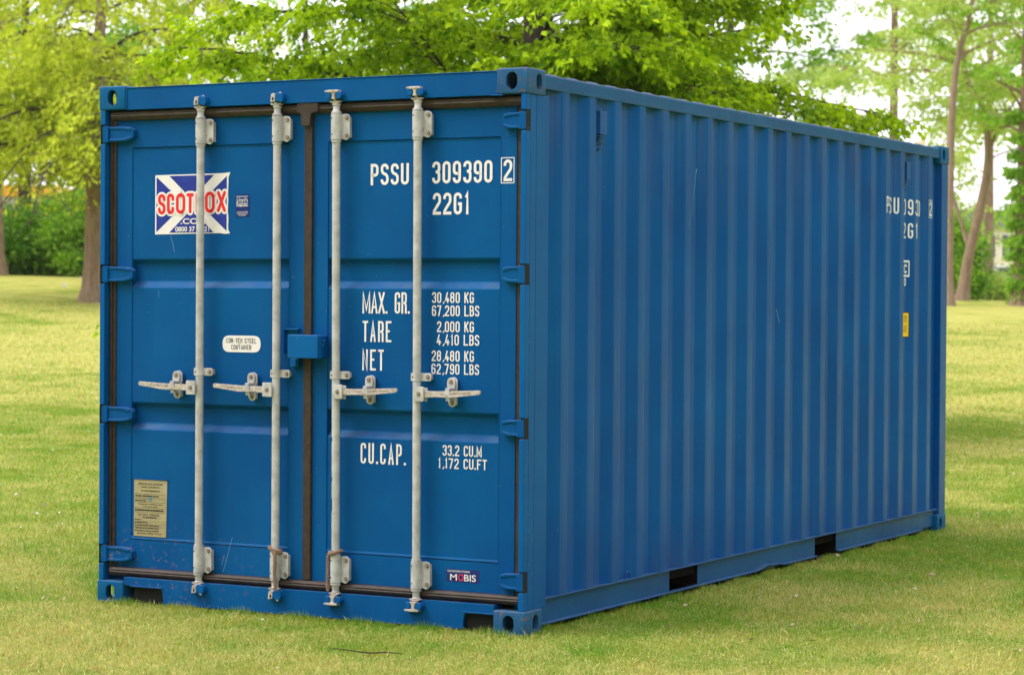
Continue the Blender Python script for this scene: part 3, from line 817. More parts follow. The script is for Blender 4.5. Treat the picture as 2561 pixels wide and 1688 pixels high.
# side lettering follows the corrugation
def drape(name, mt, quads=None, mbs=None, lift=.0016):
    mb = mbs
    bm = bmesh.new(); me = bpy.data.meshes.new(name)
    me.from_pydata([(0.0, p[0], p[2]) for p in mb.v], [], mb.f); bm.from_mesh(me)
    for fy in folds:
        bmesh.ops.bisect_plane(bm, geom=bm.verts[:]+bm.edges[:]+bm.faces[:], plane_co=(0, fy, 0), plane_no=(0, 1, 0))
    for v in bm.verts: v.co.x = XO-prof_x(v.co.y)+lift
    bm.to_mesh(me); bm.free(); me.materials.clear(); me.materials.append(mt)
    o = bpy.data.objects.new(name, me); COL.objects.link(o); o.parent = box
    return o
def face_c(kk, w_):    # centre of face w_ (0 outer before edge, 1 far flank, 2 inner, 3 near flank) of corrugation kk
    e = E0+kk*PIT; return e+(-.036, .034, .1035, .173)[w_]
def S(ch, kk, w_, z0, z1, wd=.050, st=.0125):
    yc = face_c(kk, w_)
    return text(ch, yc-wd/2, yc+wd/2, z0, z1, st, 0, None, None, build=False, lift=0)
allm = MB()
for ch, kk, w_ in (('P', 16, 0), ('S', 16, 1), ('S', 16, 2), ('U', 16, 3), ('3', 17, 1), ('0', 17, 2), ('9', 17, 3), ('3', 18, 0), ('9', 18, 1), ('0', 18, 2), ('2', 19, 0)):
    q = S(ch, kk, w_, 2.108 if ch != '2' else 2.116, 2.212 if ch != '2' else 2.208, wd=.05 if w_ != 3 else .042); allm.add(q.v, q.f)
for ch, kk, w_ in (('2', 17, 1), ('2', 17, 2), ('G', 17, 3), ('1', 18, 0)):
    q = S(ch, kk, w_, 1.958, 2.058, wd=.05 if w_ != 3 else .042); allm.add(q.v, q.f)
def flat(y0, y1, z0, z1): allm.add([(y0, 0, z0), (y1, 0, z0), (y1, 0, z1), (y0, 0, z1)], [(0, 1, 2, 3)])
e19 = E0+19*PIT
flat(e19-.071, e19-.067, 2.103, 2.221); flat(e19-.006, e19-.002, 2.103, 2.221); flat(e19-.067, e19-.006, 2.103, 2.107); flat(e19-.067, e19-.006, 2.217, 2.221)
e17 = E0+17*PIT
flat(e17+.03, e17+.168, 1.802, 1.815); flat(e17+.03, e17+.168, 1.708, 1.721); flat(e17+.160, e17+.168, 1.721, 1.802)
q = text('C', e17+.104, e17+.148, 1.730, 1.790, .011, 0, None, None, build=False, lift=0); allm.add(q.v, q.f)
q = text('0', e17+.107, e17+.141, 1.648, 1.700, .009, 0, None, None, build=False, lift=0); allm.add(q.v, q.f)
o = drape('side_lettering', M_white_side, mbs=allm)
def patch(y0, y1, z0, z1):
    m_ = MB(); m_.add([(y0, 0, z0), (y1, 0, z0), (y1, 0, z1), (y0, 0, z1)], [(0, 1, 2, 3)]); return m_
lb = drape('warning_label', M_ink, mbs=patch(e17+.060, e17+.170, 1.312, 1.480), lift=.001)
tmp = drape('label_face', M_yel, mbs=patch(e17+.064, e17+.163, 1.320, 1.473), lift=.002); tmp.parent = lb
m_ = MB()
for i, z in enumerate((1.45, 1.44, 1.428, 1.416, 1.386, 1.374, 1.362, 1.35)):
    for y in np.arange(e17+.105, e17+.150, .012): m_.add([(y, 0, z), (y+.008, 0, z), (y+.008, 0, z+.005), (y, 0, z+.005)], [(0, 1, 2, 3)])
tmp = drape('label_print', M_ink, mbs=m_, lift=.003); tmp.parent = lb
# scratches on the side and doors
M_scr = simple('bare_scratch', (.16, .33, .46), .5)
mb = MB()
def scr_side(y0, z0, y1, z1, w_=.003):
    ptsl = [Vector((y0+(y1-y0)*t+random.uniform(-.003, .003), z0+(z1-z0)*t)) for t in np.linspace(0, 1, 8)]
    v, f = ribbon(ptsl, w_, False); m2 = MB().add([(p.x, 0, p.y) for p in v], f)
    return m2
acc = MB()
for a in ((1.985, 2.235, 1.945, 2.105, .005), (1.945, 2.105, 1.94, 1.985, .003), (1.83, 2.02, 1.82, 1.93, .003), (.95, 1.3, .96, 1.1, .002), (3.1, 1.5, 3.12, 1.42, .003)):
    q = scr_side(*a); acc.add(q.v, q.f)
drape('scratch', M_scr, mbs=acc, lift=.001)
mb = MB()
for pts_, w_ in (([(.412, 1.843), (.412, 1.83), (.425, 1.80), (.432, 1.76)], .0022), ([(.338, 1.572), (.338, 1.535)], .0018), ([(.79, .37), (.76, .27), (.735, .195)], .0022), ([(.742, .28), (.728, .23)], .0016), ([(.375, .120), (.375, .106)], .0028)):
    v, f = ribbon([Vector(p) for p in pts_], w_, False); y = D-.0009 if pts_[0][1] > .2 else .0065
    mb.add([(p.x, y, p.y) for p in v], f)
mb.build('scratch', M_scr, box, fix=False)
mb = MB()   # nicks down the corner post
random.seed(4)
for i in range(26):
    z = random.choice([random.uniform(.2, .8), random.uniform(.2, 2.4)]); y = random.choice([.012, .03, .05, .09])+random.uniform(-.006, .006)
    h = random.uniform(.004, .03); mb.add([(X1-.0068 if y < .1 else X1-.005, y, z), (X1-.0068, y+.0022, z), (X1-.0068, y+.001, z+h)], [(0, 1, 2)])
mb.build('paint_chip', M_scr, box, fix=False)

# ------------------------------------------------------------------ locking bars
def capsule(x0, x1, z0, z1, n=8):
    if (z1-z0) >= (x1-x0):
        r = (x1-x0)/2; cx = (x0+x1)/2
        return [(cx+r*math.cos(a), z1-r+r*math.sin(a)) for a in np.linspace(0, math.pi, n)]+[(cx+r*math.cos(a), z0+r+r*math.sin(a)) for a in np.linspace(math.pi, 2*math.pi, n)]
    r = (z1-z0)/2; cz = (z0+z1)/2
    return [(x1-r+r*math.cos(a), cz+r*math.sin(a)) for a in np.linspace(-math.pi/2, math.pi/2, n)]+[(x0+r+r*math.cos(a), cz+r*math.sin(a)) for a in np.linspace(math.pi/2, 1.5*math.pi, n)]
def bolt(mb, x, y, z, r=.009, mi=1):
    mb.tube([(x, y, z), (x, y-.007, z)], [r, r*.92], 6, mi); mb.tube([(x, y+.001, z), (x, y-.0015, z)], r*1.25, 12, mi)
def dot(mb, x, y, z, r=.0042): mb.tube([(x, y, z), (x, y-.0008, z)], r, 10, 2)
RY = .006
MG = [M_galv, M_bolt, M_black]
rods = [(.621, .6215, -1, 0), (1.072, 1.073, -1, 0), (1.407, 1.419, 1, 1), (1.856, 1.864, 1, 1)]
ropes = []
for i, (xt, xb, hd, kind) in enumerate(rods):
    def xa(z): return xb+(xt-xb)*(z/2.5)
    mb = MB(); mb.tube([(xa(.20), RY, .20), (xa(2.40), RY, 2.40)], .0195, 24)
    bar = mb.build('locking_bar', M_galv, box, smooth=True)
    if i in (1, 2): bar['label'] = 'locking bar with a rope knotted at its foot'
    for lo in (0, 1):
        z0, z1 = (2.288, 2.412) if not lo else (.189, .318)
        xc = xa(z0); s_ = 1 if not lo else -1
        def Z(t): return t if not lo else (2.602-t if False else None)
        mb = MB()
        # sleeve and its bolted ear
        mb.lathe(xc, RY, [(.0215, z0), (.0258, z0+.0008), (.0258, z1-.0008), (.0215, z1)], 24)
        mb.prism([(xc-.026, z0+.004), (xc-.010, z0+.004), (xc-.010, z1-.004), (xc-.026, z1-.004)], .006, D)
        ear = fillet_poly([(xc+.018, z0+.008), (xc+.050, z0-.002, .006), (xc+.069, z0+.012, .012), (xc+.069, z1-.008, .014), (xc+.050, z1, .01), (xc+.018, z1-.003)])
        mb.prism(ear, .014, .021); mb.box(xc+.030, xc+.058, .021, D, z0+.012, z1-.016)
        mb.box(xc+.026, xc+.031, .006, .015, z0+.045, z0+.075)
        for zz in (z0+.020, z1-.020): bolt(mb, xc+.053, .014, zz)
        for zz in (z0+.026, z1-.022): dot(mb, xc-.010, RY-.0235, zz)
        mb.build('bearing_bracket', MG, bar, smooth=True)
        # collars and neck running to the cam
        if not lo: pr = [(.0235, 2.277), (.0235, 2.287)]
        else: pr = [(.0235, .3185), (.0235, .328)]
        mb = MB(); mb.lathe(xc, RY, pr, 24)
        if not lo:
            pr = [(.0205, 2.4125), (.0245, 2.414), (.0245, 2.421), (.0195, 2.423), (.0165, 2.432), (.0165, 2.448), (.0205, 2.451), (.0205, 2.459), (.0145, 2.463), (.0145, 2.468)]
            fl, c0, c1 = 2.468, 2.478, 2.516
        else:
            pr = [(.0205, .1885), (.0245, .187), (.0245, .179), (.0185, .176), (.0175, .168), (.0165, .150), (.0205, .146), (.0165, .141)]
            fl, c0, c1 = .140, .092, .130
        mb.lathe(xc, RY, list(reversed(pr)) if lo else pr, 20)
        mb.build('bar_collar', M_galv, bar, smooth=True)
        mb = MB(); zf = fl
        mb.prism(fillet_poly([(xc-.030, zf-.002), (xc-.012, zf-.008), (xc+.012, zf-.008), (xc+.030, zf-.001), (xc+.027, zf+.005, .003), (xc+.012, zf+.002), (xc+.006, zf+.010), (xc-.010, zf+.010), (xc-.012, zf+.002), (xc-.027, zf+.005, .003)]), -.010, .012)
        sg = 1 if not lo else -1
        zm = (c0+c1)/2
        if kind == 0:
            # cam turned to the left: hooked block
            mb.prism(fillet_poly([(xc-.021, zm-.020), (xc+.004, zm-.016), (xc+.006, zm+.018), (xc-.002, zm+.023, .004), (xc-.016, zm+.018)]), -.026, .006)
            mb.box(xc-.034, xc-.020, -.012, .004, zm-.010, zm+.004)
            mb.prism([(xc-.010, zm-.013), (xc-.002, zm-.013), (xc+.000, zm+.004), (xc-.010, zm+.002)], -.0268, -.026, 2)
            mb.tube([(xc+.020, -.016, zm+sg*.018), (xc+.036, -.020, zm+sg*.024)], .005, 8)
        else:
            mb.prism(fillet_poly([(xc-.012, zm-.018), (xc+.012, zm-.018), (xc+.006, zm, .006), (xc+.018, zm+.019), (xc-.018, zm+.019), (xc-.006, zm, .006)]), -.026, .004)
            zz = zm+sg*.020
            mb.prism(fillet_poly([(xc-.045, zz-.003), (xc-.02, zz-.006), (xc+.030, zz-.005), (xc+.030, zz+.005, .003), (xc-.02, zz+.006), (xc-.045, zz+.003)]), -.030, .002)
            mb.tube([(xc-.046, -.018, zz-.002), (xc-.036, -.018, zz)], .0055, 8)
        mb.build('cam', [M_galvd, M_bolt, M_black], bar, bevel=.0015)
        # blue keepers welded to the frame
        mb = MB()
        if kind == 0:
            mb.prism(fillet_poly([(xc+.004, zm-.016), (xc+.042, zm-.024, .006), (xc+.052, zm-.006, .008), (xc+.044, zm+.022, .008), (xc+.012, zm+.024, .006), (xc+.004, zm+.012)]), -.024, .010)
            mb.build('cam_keeper', M_blue, bar, bevel=.003); mb = MB()
            mb.prism(fillet_poly([(xc-.038, zm-.012, .004), (xc-.026, zm-.012), (xc-.026, zm+.006), (xc-.038, zm+.004, .004)]), -.014, .010)
        else:
            for s2_ in (-1, 1):
                pp = [(xc+s2_*.010, zm-.006), (xc+s2_*.022, zm-.018, ), (xc+s2_*.040, zm-.016), (xc+s2_*(.048 if s2_ > 0 else .038), zm), (xc+s2_*.040, zm+.016), (xc+s2_*.020, zm+.016)]
                if s2_ < 0: pp = list(reversed(pp))
                MB().prism(pp, -.0285, .010).build('cam_keeper', M_blue, bar, bevel=.003)
        if kind == 0: mb.build('cam_keeper', M_blue, bar, bevel=.003)
    # mid guide clip
    z0, z1 = 1.157, 1.194; xc = xa(1.17)
    mb = MB(); mb.lathe(xc, RY, [(.0235, z0), (.0235, z1)], 20)
    mb.box(xc-.026, xc-.014, -.006, .020, z0, z1)
    mb.prism(fillet_poly([(xc+.015, z0), (xc+.074, z0, .01), (xc+.074, z1, .01), (xc+.015, z1)]), .010, .016)
    mb.box(xc+.03, xc+.06, .016, D, z0+.006, z1-.006)
    bolt(mb, xc+.057, .010, (z0+z1)/2); dot(mb, xc-.010, RY-.0215, (z0+z1)/2-.001)
    mb.build('guide_clip', MG, bar, smooth=True)
    # handle with its hub, catch and retainer
    s_ = hd; z = 1.098
    def P(pts): return [(xc+s_*a, b) for a, b in (pts if s_ > 0 else reversed(pts))]
    mb = MB()
    mb.prism(P(fillet_poly([(.003, z-.034, .004), (.056, z-.034, .004), (.056, z+.034, .004), (.003, z+.034, .004)])), -.030, -.022)
    mb.prism(P(fillet_poly([(.003, z-.030), (.060, z-.036, .004), (.062, z+.028, .004), (.003, z+.030)])), -.004, .002)
    bolt(mb, xc+s_*.030, -.030, z)
    mb.build('handle_hub', MG, bar, bevel=.0015)
    mb = MB()
    mb.prism(P([(.030, z-.016), (.20, z-.013), (.348, z+.003), (.352, z+.008), (.352, z+.020), (.346, z+.023), (.19, z+.016), (.10, z+.014), (.030, z+.016)]), -.021, -.010)
    mb.prism(P([(.10, z-.006), (.20, z-.003), (.26, z-.006), (.20, z-.014), (.11, z-.012)]), -.026, -.020)
    mb.prism(P([(.13, z-.001), (.30, z+.010), (.30, z+.012), (.13, z+.003)]), -.0225, -.0205, 1)
    mb.build('handle', [M_galvd, M_bolt], bar, bevel=.0015)
    mb = MB(); cx = xc+s_*(.147 if s_ < 0 else .180)
    if i == 1: cx += -.004
    mb.prism(capsule(cx-.024, cx+.018, z+.016, z+.078), .016, .021); mb.prism(capsule(cx-.016, cx+.026, z+.010, z+.080), .026, .031)
    mb.prism(capsule(cx-.020, cx+.024, z-.058, z-.006), .020, .026)
    mb.box(cx-.012, cx+.014, .031, D, z-.05, z+.07)
    mb.prism([(cx-.016, z+.018), (cx+.010, z+.018), (cx+.018, z-.002), (cx-.006, z-.010), (cx-.022, z-.004)], -.026, -.0215)
    mb.box(cx-.012, cx+.010, -.0215, .018, z+.018, z+.030)
    mb.prism(P([(abs(cx-xc)-.012, z-.030), (abs(cx-xc)+.012, z-.030), (abs(cx-xc)+.010, z-.010), (abs(cx-xc)-.010, z-.010)]), -.018, .020)
    bolt(mb, cx-.003, .016, z+.058, .0095); bolt(mb, cx+.001, .020, z-.040, .0095)
    mb.build('handle_catch', MG, bar, bevel=.0015)
    if kind and i == 2:
        mb = MB()
        for zz, hh in ((.86, .022), (.86, .01), (.67, .02), (.56, .03), (.545, .012), (.53, .03)):
            mb.box(xa(zz)-.012, xa(zz)-.010, RY-.0185, RY-.0145, zz, zz+hh)
        mb.build('paint_chip', M_navy, bar)

# lock box
lk = MB()
lk.prism(fillet_poly([(1.176, 1.252, .006), (1.346, 1.252, .006), (1.346, 1.364, .010), (1.176, 1.364, .010)]), -.052, -.004)
lk.box(1.18, 1.34, -.004, .045, 1.256, 1.360)
o = lk.build('lock_box', M_blue, box, bevel=.005, seg=3)
mb = MB(); mb.box(1.100, 1.106, .020, D, 1.272, 1.392); mb.box(1.1062, 1.186, .020, D, 1.386, 1.392); mb.box(1.106, 1.17, .046, D, 1.28, 1.386); mb.box(1.143, 1.190, .018, D, 1.208, 1.250)
mb.box(1.160, 1.182, .010, .018, 1.212, 1.246)
mb.build('lock_bracket', M_blue, o, bevel=.0015)
pts = [(1.352+.004*math.sin(a), -.018+.016*math.cos(a)-.0, 1.325+.016*math.sin(a)) for a in np.linspace(math.pi*.9, math.pi*2.35, 12)]
MB().tube(pts, .0035, 8).build('lock_hook', M_blue, o, smooth=True)

# ropes (separate things hung on the bars)
def rope(path, label, group):
    path = [Vector(p) for p in path]
    # resample
    P_ = []
    for a, b in zip(path, path[1:]):
        n = max(2, int((b-a).length/.0022))
        P_ += [a.lerp(b, k/n) for k in range(n)]
    P_.append(path[-1])
    for _ in range(6): P_ = [P_[0]]+[(P_[i-1]+P_[i]*2+P_[i+1])/4 for i in range(1, len(P_)-1)]+[P_[-1]]
    mb = MB(); s = 0; tw = []
    for k in range(2):
        pts = []; s = 0
        for i, p in enumerate(P_):
            t = (P_[min(i+1, len(P_)-1)]-P_[max(i-1, 0)]).normalized(); a = t.cross(Vector((0.3, 1, .2))).normalized(); c = t.cross(a)
            if i: s += (p-P_[i-1]).length
            q = s/.020*2*math.pi+k*math.pi; pts.append(p+(a*math.cos(q)+c*math.sin(q))*.0046)
        mb.tube(pts, .0047, 6)
    o = mb.build('rope', M_rope, None, smooth=True); tag(o, label, 'rope', group)
def loop(xc, z, r=.0255, n=16, tilt=.004, a0=0, a1=2*math.pi):
    return [(xc+r*math.cos(a), RY+r*math.sin(a), z+tilt*math.cos(a)) for a in np.linspace(a0, a1, n)]
x2 = 1.0727
rope(loop(x2, .330, .0285, 18, -.010, math.pi*.2, math.pi*2.0)+loop(x2, .322, .031, 10, -.008, math.pi*.1, -math.pi*.45)+[(x2+.022, -.030, .31), (x2+.025, -.032, .27), (x2+.022, -.032, .22), (x2+.027, -.031, .17), (x2+.025, -.030, .140)],
     'frayed brown rope tied round the foot of the second bar from the left', 'ropes on the door bars')
x3 = 1.4175
rope(loop(x3, .337, .029, 20, .006, 0, math.pi*1.5)[::-1]+loop(x3, .330, .030, 8, .004, math.pi*1.6, math.pi*1.1)+[(x3-.032, -.012, .315), (x3-.034, -.010, .29), (x3-.033, -.012, .24), (x3-.035, -.010, .19), (x3-.032, -.012, .150)],
     'brown rope hanging left of the first bar on the right door', 'ropes on the door bars')

# ------------------------------------------------------------------ trees
def leaf_mat(name, a, b, trans=.5, dark=None):
    mt, nt, bs = mat(name)
    at_ = N(nt, 'ShaderNodeAttribute', attribute_name='rnd'); sp = N(nt, 'ShaderNodeSeparateXYZ'); nt.links.new(at_.outputs['Vector'], sp.inputs[0])
    c = mixc(nt, sp.outputs[0], a, b)
    nt.links.new(c, bs.inputs['Base Color']); bs.inputs['Roughness'].default_value = .55; bs.inputs['Specular IOR Level'].default_value = .12
    tr = N(nt, 'ShaderNodeBsdfTranslucent'); nt.links.new(mixc(nt, 1.0, c, (1.0, 1.05, .45), 'MULTIPLY'), tr.inputs[0])
    ms = N(nt, 'ShaderNodeMixShader'); ms.inputs[0].default_value = trans
    nt.links.new(bs.outputs[0], ms.inputs[1]); nt.links.new(tr.outputs[0], ms.inputs[2]); nt.links.new(ms.outputs[0], nt.nodes['Material Output'].inputs[0])
    return mt
M_leaf_beech = leaf_mat('fresh_green_leaves', (.035, .15, .003), (.62, .82, .012), .42)
M_leaf_olive = leaf_mat('olive_spring_leaves', (.34, .44, .03), (.74, .80, .08), .5)
M_leaf_mid = leaf_mat('mid_green_leaves', (.18, .38, .04), (.42, .66, .08), .5)
M_leaf_dark = leaf_mat('deep_green_leaves', (.10, .29, .025), (.28, .52, .05), .45)
M_leaf_pale = leaf_mat('pale_green_leaves', (.36, .50, .12), (.62, .74, .24), .5)
def bark(name, a, b):
    mt, nt, bs = mat(name); tc = N(nt, 'ShaderNodeTexCoord'); mp = N(nt, 'ShaderNodeMapping'); mp.inputs['Scale'].default_value = (9, 9, 1.6)
    nt.links.new(tc.outputs['Object'], mp.inputs[0]); nn = noise(nt, mp.outputs[0], 1.5, 6, .7)
    nt.links.new(mixc(nt, ramp(nt, nn, .35, .65), a, b), bs.inputs['Base Color']); bs.inputs['Roughness'].default_value = .9
    bump(nt, bs, nn, .8, .05); return mt
M_bark = bark('brown_bark', (.20, .125, .085), (.36, .25, .18))
M_bark_dk = bark('dark_bark', (.035, .025, .018), (.08, .055, .04))
M_bark_lt = bark('pinkish_bark', (.24, .16, .12), (.36, .26, .20))

def leaves_mesh(P_, Dr, L, Wd, rg, up_bias=.55):
    """folded diamond leaves: P_ attach points, Dr directions, sizes L"""
    n = len(P_)
    nrm = rg.normal(0, .45, (n, 3)); nrm[:, 2] += up_bias
    Dr = Dr/np.linalg.norm(Dr, axis=1, keepdims=True)
    sd = np.cross(Dr, nrm); sd /= np.maximum(np.linalg.norm(sd, axis=1, keepdims=True), 1e-6)
    nn = np.cross(sd, Dr)
    V = np.empty((n, 4, 3)); L = L[:, None]; Wd = Wd[:, None]
    V[:, 0] = P_; V[:, 1] = P_+Dr*L*.45+sd*Wd*.5+nn*Wd*.14; V[:, 2] = P_+Dr*L-nn*L*.10; V[:, 3] = P_+Dr*L*.45-sd*Wd*.5+nn*Wd*.14
    F = np.arange(n*4).reshape(n, 4); F = np.concatenate([F[:, [0, 1, 2]], F[:, [0, 2, 3]]])
    return V.reshape(-1, 3), F
def grow(p, d, L, n, rng, droop=.0, wob=.12, up=0):
    pts = [Vector(p)]; d = Vector(d).normalized()
    for i in range(n):
        d = d+Vector((rng.gauss(0, wob), rng.gauss(0, wob), rng.gauss(0, wob*.6)-droop/n+up/n)); d.normalize(); pts.append(pts[-1]+d*(L/n))
    return pts
def tree(name, label, cat, base, trunk, r0, limbs, leaf, seed, bark_m, size=.09, group=None, subs=16, twigs=6, per=8, sub_len=1.4, droop=.5, flat=1.0, spread=.25,
         extra=None, zmin=None, zmax=99, trunk_ext=0, kindcrown='stuff', limb_r=.35, hang=.5, limb_m=None):
    """trunk: list of world points; limbs: (index t 0..1, azimuth, elevation deg, length)"""
    rng = random.Random(seed); rg = np.random.default_rng(seed)
    root = empty(name, base, label, cat, group)
    T_ = [Vector(p) for p in trunk]; mb = MB()
    # dense trunk path
    tp = []
    for a, b in zip(T_, T_[1:]):
        for k in range(6): tp.append(a.lerp(b, k/6))
    tp.append(T_[-1])
    for _ in range(3): tp = [tp[0]]+[(tp[i-1]+tp[i]*2+tp[i+1])/4 for i in range(1, len(tp)-1)]+[tp[-1]]
    n = len(tp); rad = []
    for i in range(n):
        t = i/(n-1); h = (tp[i]-tp[0]).length
        rad.append(r0*(1-.72*t)*(1+.75*math.exp(-h/.35)))
    mb.tube(tp, rad, 12)
    segs = []; lm = MB()
    for (t, az, el, L) in limbs:
        p = tp[min(n-1, int(t*(n-1)))]; e = R_(el)
        d = (math.cos(R_(az))*math.cos(e), math.sin(R_(az))*math.cos(e), math.sin(e))
        pts = grow(p, d, L, 10, rng, droop=droop, wob=.09)
        rl = max(.012, r0*limb_r*(L/5))
        lm.tube(pts, [rl*(1-.88*i/10) for i in range(11)], 6)
        for s in range(subs):
            u = .18+.82*(s+rng.random()*.6)/subs; q = u*10; i0 = min(9, int(q)); sp = pts[i0].lerp(pts[i0+1], q-i0)
            dd = (pts[i0+1]-pts[i0]).normalized(); side = dd.cross(Vector((0, 0, 1))).normalized()*(1 if s % 2 else -1)
            sdv = dd*rng.uniform(.3, .9)+side*rng.uniform(.6, 1.1)+Vector((0, 0, rng.gauss(0, .22/flat)))
            ls = sub_len*(1.15-u*.75)*rng.uniform(.6, 1.2)*min(1, L/3)
            bp = grow(sp, sdv, ls, 5, rng, droop=droop*.7, wob=.14)
            lm.tube(bp, [max(.003, rl*.28*(1-.8*j/5)) for j in range(6)], 4, cap=False)
            for k in range(twigs):
                uu = .15+.85*(k+rng.random())/twigs; q = uu*5; j0 = min(4, int(q)); tpnt = bp[j0].lerp(bp[j0+1], q-j0)
                d2 = (bp[j0+1]-bp[j0]).normalized(); s2 = d2.cross(Vector((0, 0, 1)))
                s2 = s2.normalized()*(1 if k % 2 else -1) if s2.length > .05 else Vector((1, 0, 0))
                td = (d2*rng.uniform(.4, 1.1)+s2*rng.uniform(.3, 1.1)+Vector((0, 0, rng.gauss(-.12, .2/flat)))).normalized()
                segs.append((tpnt, td, spread*rng.uniform(.6, 1.5)))
    trunk_o = mb.build('trunk', bark_m, root, smooth=True)
    lm.build('limbs', limb_m or bark_m, root, smooth=True, fix=False)
    S0 = np.array([tuple(s[0]) for s in segs]); Dd = np.array([tuple(s[1]) for s in segs]); Ls = np.array([s[2] for s in segs])
    k = len(segs); idx = np.repeat(np.arange(k), per); m_ = len(idx)
    tt = rg.random(m_); P_ = S0[idx]+Dd[idx]*(Ls[idx]*tt)[:, None]+rg.normal(0, size*.35, (m_, 3))
    P_[:, 2] -= (Ls[idx]*tt)**2*hang
    dr = Dd[idx]*.8+rg.normal(0, .55, (m_, 3)); dr[:, 2] = dr[:, 2]*.5-.35*hang/.5-rg.random(m_)*.3
    if zmin is not None:
        k_ = P_[:, 2] > zmin-rg.exponential(.28, len(P_)); P_, dr, idx = P_[k_], dr[k_], idx[k_]; m_ = len(P_)
    L = size*rg.uniform(.65, 1.25, m_)
    V, F = leaves_mesh(P_, dr, L, L*rg.uniform(.5, .72, m_), rg)
    tw = rg.random(k)[idx]; a0 = np.clip(.55*tw+.45*rg.random(m_), 0, 1)
    A = np.repeat(np.stack([a0, rg.random(m_), np.zeros(m_)], 1), 4, 0)
    V = V-np.array(base)
    cr = raw_mesh('crown', V, F, leaf, A, root); cr['kind'] = kindcrown
    return root
def ring(nl, t0, t1, L0, L1, e0, e1, seed, az0=0, az1=360, jit=25, lo=.8):
    rng = random.Random(seed); out = []
    for i in range(nl):
        f = i/max(1, nl-1); az = az0+((i*137.5) % 360)/360*(az1-az0)+rng.uniform(-jit, jit)
        out.append((t0+(t1-t0)*f, az, e0+(e1-e0)*f+rng.uniform(-8, 8), (L0+(L1-L0)*f)*rng.uniform(lo, 1.15)))
    return out
VR = math.degrees(math.atan2(rh[1], rh[0]))     # azimuth pointing to the right of the view
# 1 big spreading tree right behind the container
bx_, by_, bz_ = at(1338, 25.5)
tree('spreading_tree', 'large fresh green tree with layered drooping sprays right behind the container', 'tree', (bx_, by_, bz_),
     [(bx_, by_, bz_-.1), (bx_+.05, by_, bz_+2), (bx_-.05, by_+.1, bz_+4.5), (bx_+.1, by_, bz_+8.5)], .30,
     ring(100, .22, .64, 3.7, 3.7, 10, 18, 11, lo=.35)+ring(14, .66, 1, 3.2, 1.6, 30, 45, 12), M_leaf_beech, 21, M_bark_dk, size=.082,
     subs=26, twigs=9, per=13, sub_len=1.6, droop=.42, flat=2.2, spread=.26, limb_r=.17, zmin=bz_+1.75)
# 2 olive-leaved tree at the left, its trunk beside the container edge
bx_, by_, bz_ = at(236, 50)
tree('park_tree', 'olive-green spring tree at left, its brown trunk beside the container edge', 'tree', (bx_, by_, bz_),
     [(bx_, by_, bz_-.1), (bx_, by_, bz_+2.2), (bx_-.1, by_, bz_+3.6), (bx_+.2, by_, bz_+6.5), (bx_, by_, bz_+9.5)], .235,
     ring(46, .34, .66, 5.0, 4.8, 22, 24, 31, lo=.35)+ring(12, .66, .9, 3.8, 2.6, 20, 30, 32), M_leaf_olive, 41, M_bark, size=.12, limb_r=.2, zmin=4.35, limb_m=M_bark_dk,
     subs=18, twigs=7, per=8, sub_len=1.9, droop=1.2, flat=.9, spread=.4)
# 3 further trees
def bgtree(nm, label, u, dist, H, r0, leaf, seed, bm_, nl=18, rad=4, size=.2, lean=0, group=None, t0=.25, subs=10, twigs=5, per=13, droop=.7, spread=.5, trunk=None, el=25, **k):
    x, y, z = at(u, dist)
    tr = trunk or [(x, y, z-.1), (x+lean*.3*rh[0], y+lean*.3*rh[1], z+H*.33), (x+lean*.7*rh[0], y+lean*.7*rh[1], z+H*.66), (x+lean*rh[0], y+lean*rh[1], z+H)]
    tree(nm, label, 'tree', (x, y, z), tr, r0, ring(nl, t0, 1, rad, rad*.6, el, 45, seed), leaf, seed+1, bm_, size=size, subs=subs, twigs=twigs, per=per, sub_len=rad*.4, droop=droop, spread=spread, group=group, limb_r=.22, **k)
bgtree('park_tree', 'grey-brown trunked tree cut off by the left edge of the view', -12, 60, 11, .21, M_leaf_olive, 60, M_bark, rad=5, nl=20, size=.16, t0=.42, zmin=4.75)
bgtree('park_tree', 'mid-green tree behind the hedge at far left', 60, 78, 14, .25, M_leaf_mid, 62, M_bark_dk, rad=5, nl=22, t0=.25, zmin=zat(455, 78))
bgtree('park_tree', 'mid-green tree seen between the olive tree and the big tree', 420, 74, 14, .25, M_leaf_mid, 64, M_bark_dk, rad=5.5, nl=26, t0=.1, per=14)
bgtree('park_tree', 'distant green tree glimpsed through the left part of the big tree', 760, 88, 13, .22, M_leaf_mid, 66, M_bark_dk, rad=5, nl=12, t0=.3, per=5)
bgtree('park_tree', 'distant green tree directly behind the big tree trunk', 1330, 84, 14, .25, M_leaf_dark, 68, M_bark_dk, rad=6, nl=22, t0=.2)
bgtree('park_tree', 'distant pale green tree behind the right part of the big tree', 1820, 80, 14, .25, M_leaf_mid, 70, M_bark_dk, rad=6, nl=24, t0=.15)
bgtree('park_tree', 'pale hazy tree just right of the big tree crown', 2230, 76, 14, .2, M_leaf_pale, 72, M_bark, rad=4.8, nl=27, t0=.15, size=.18, zmin=zat(520, 76))
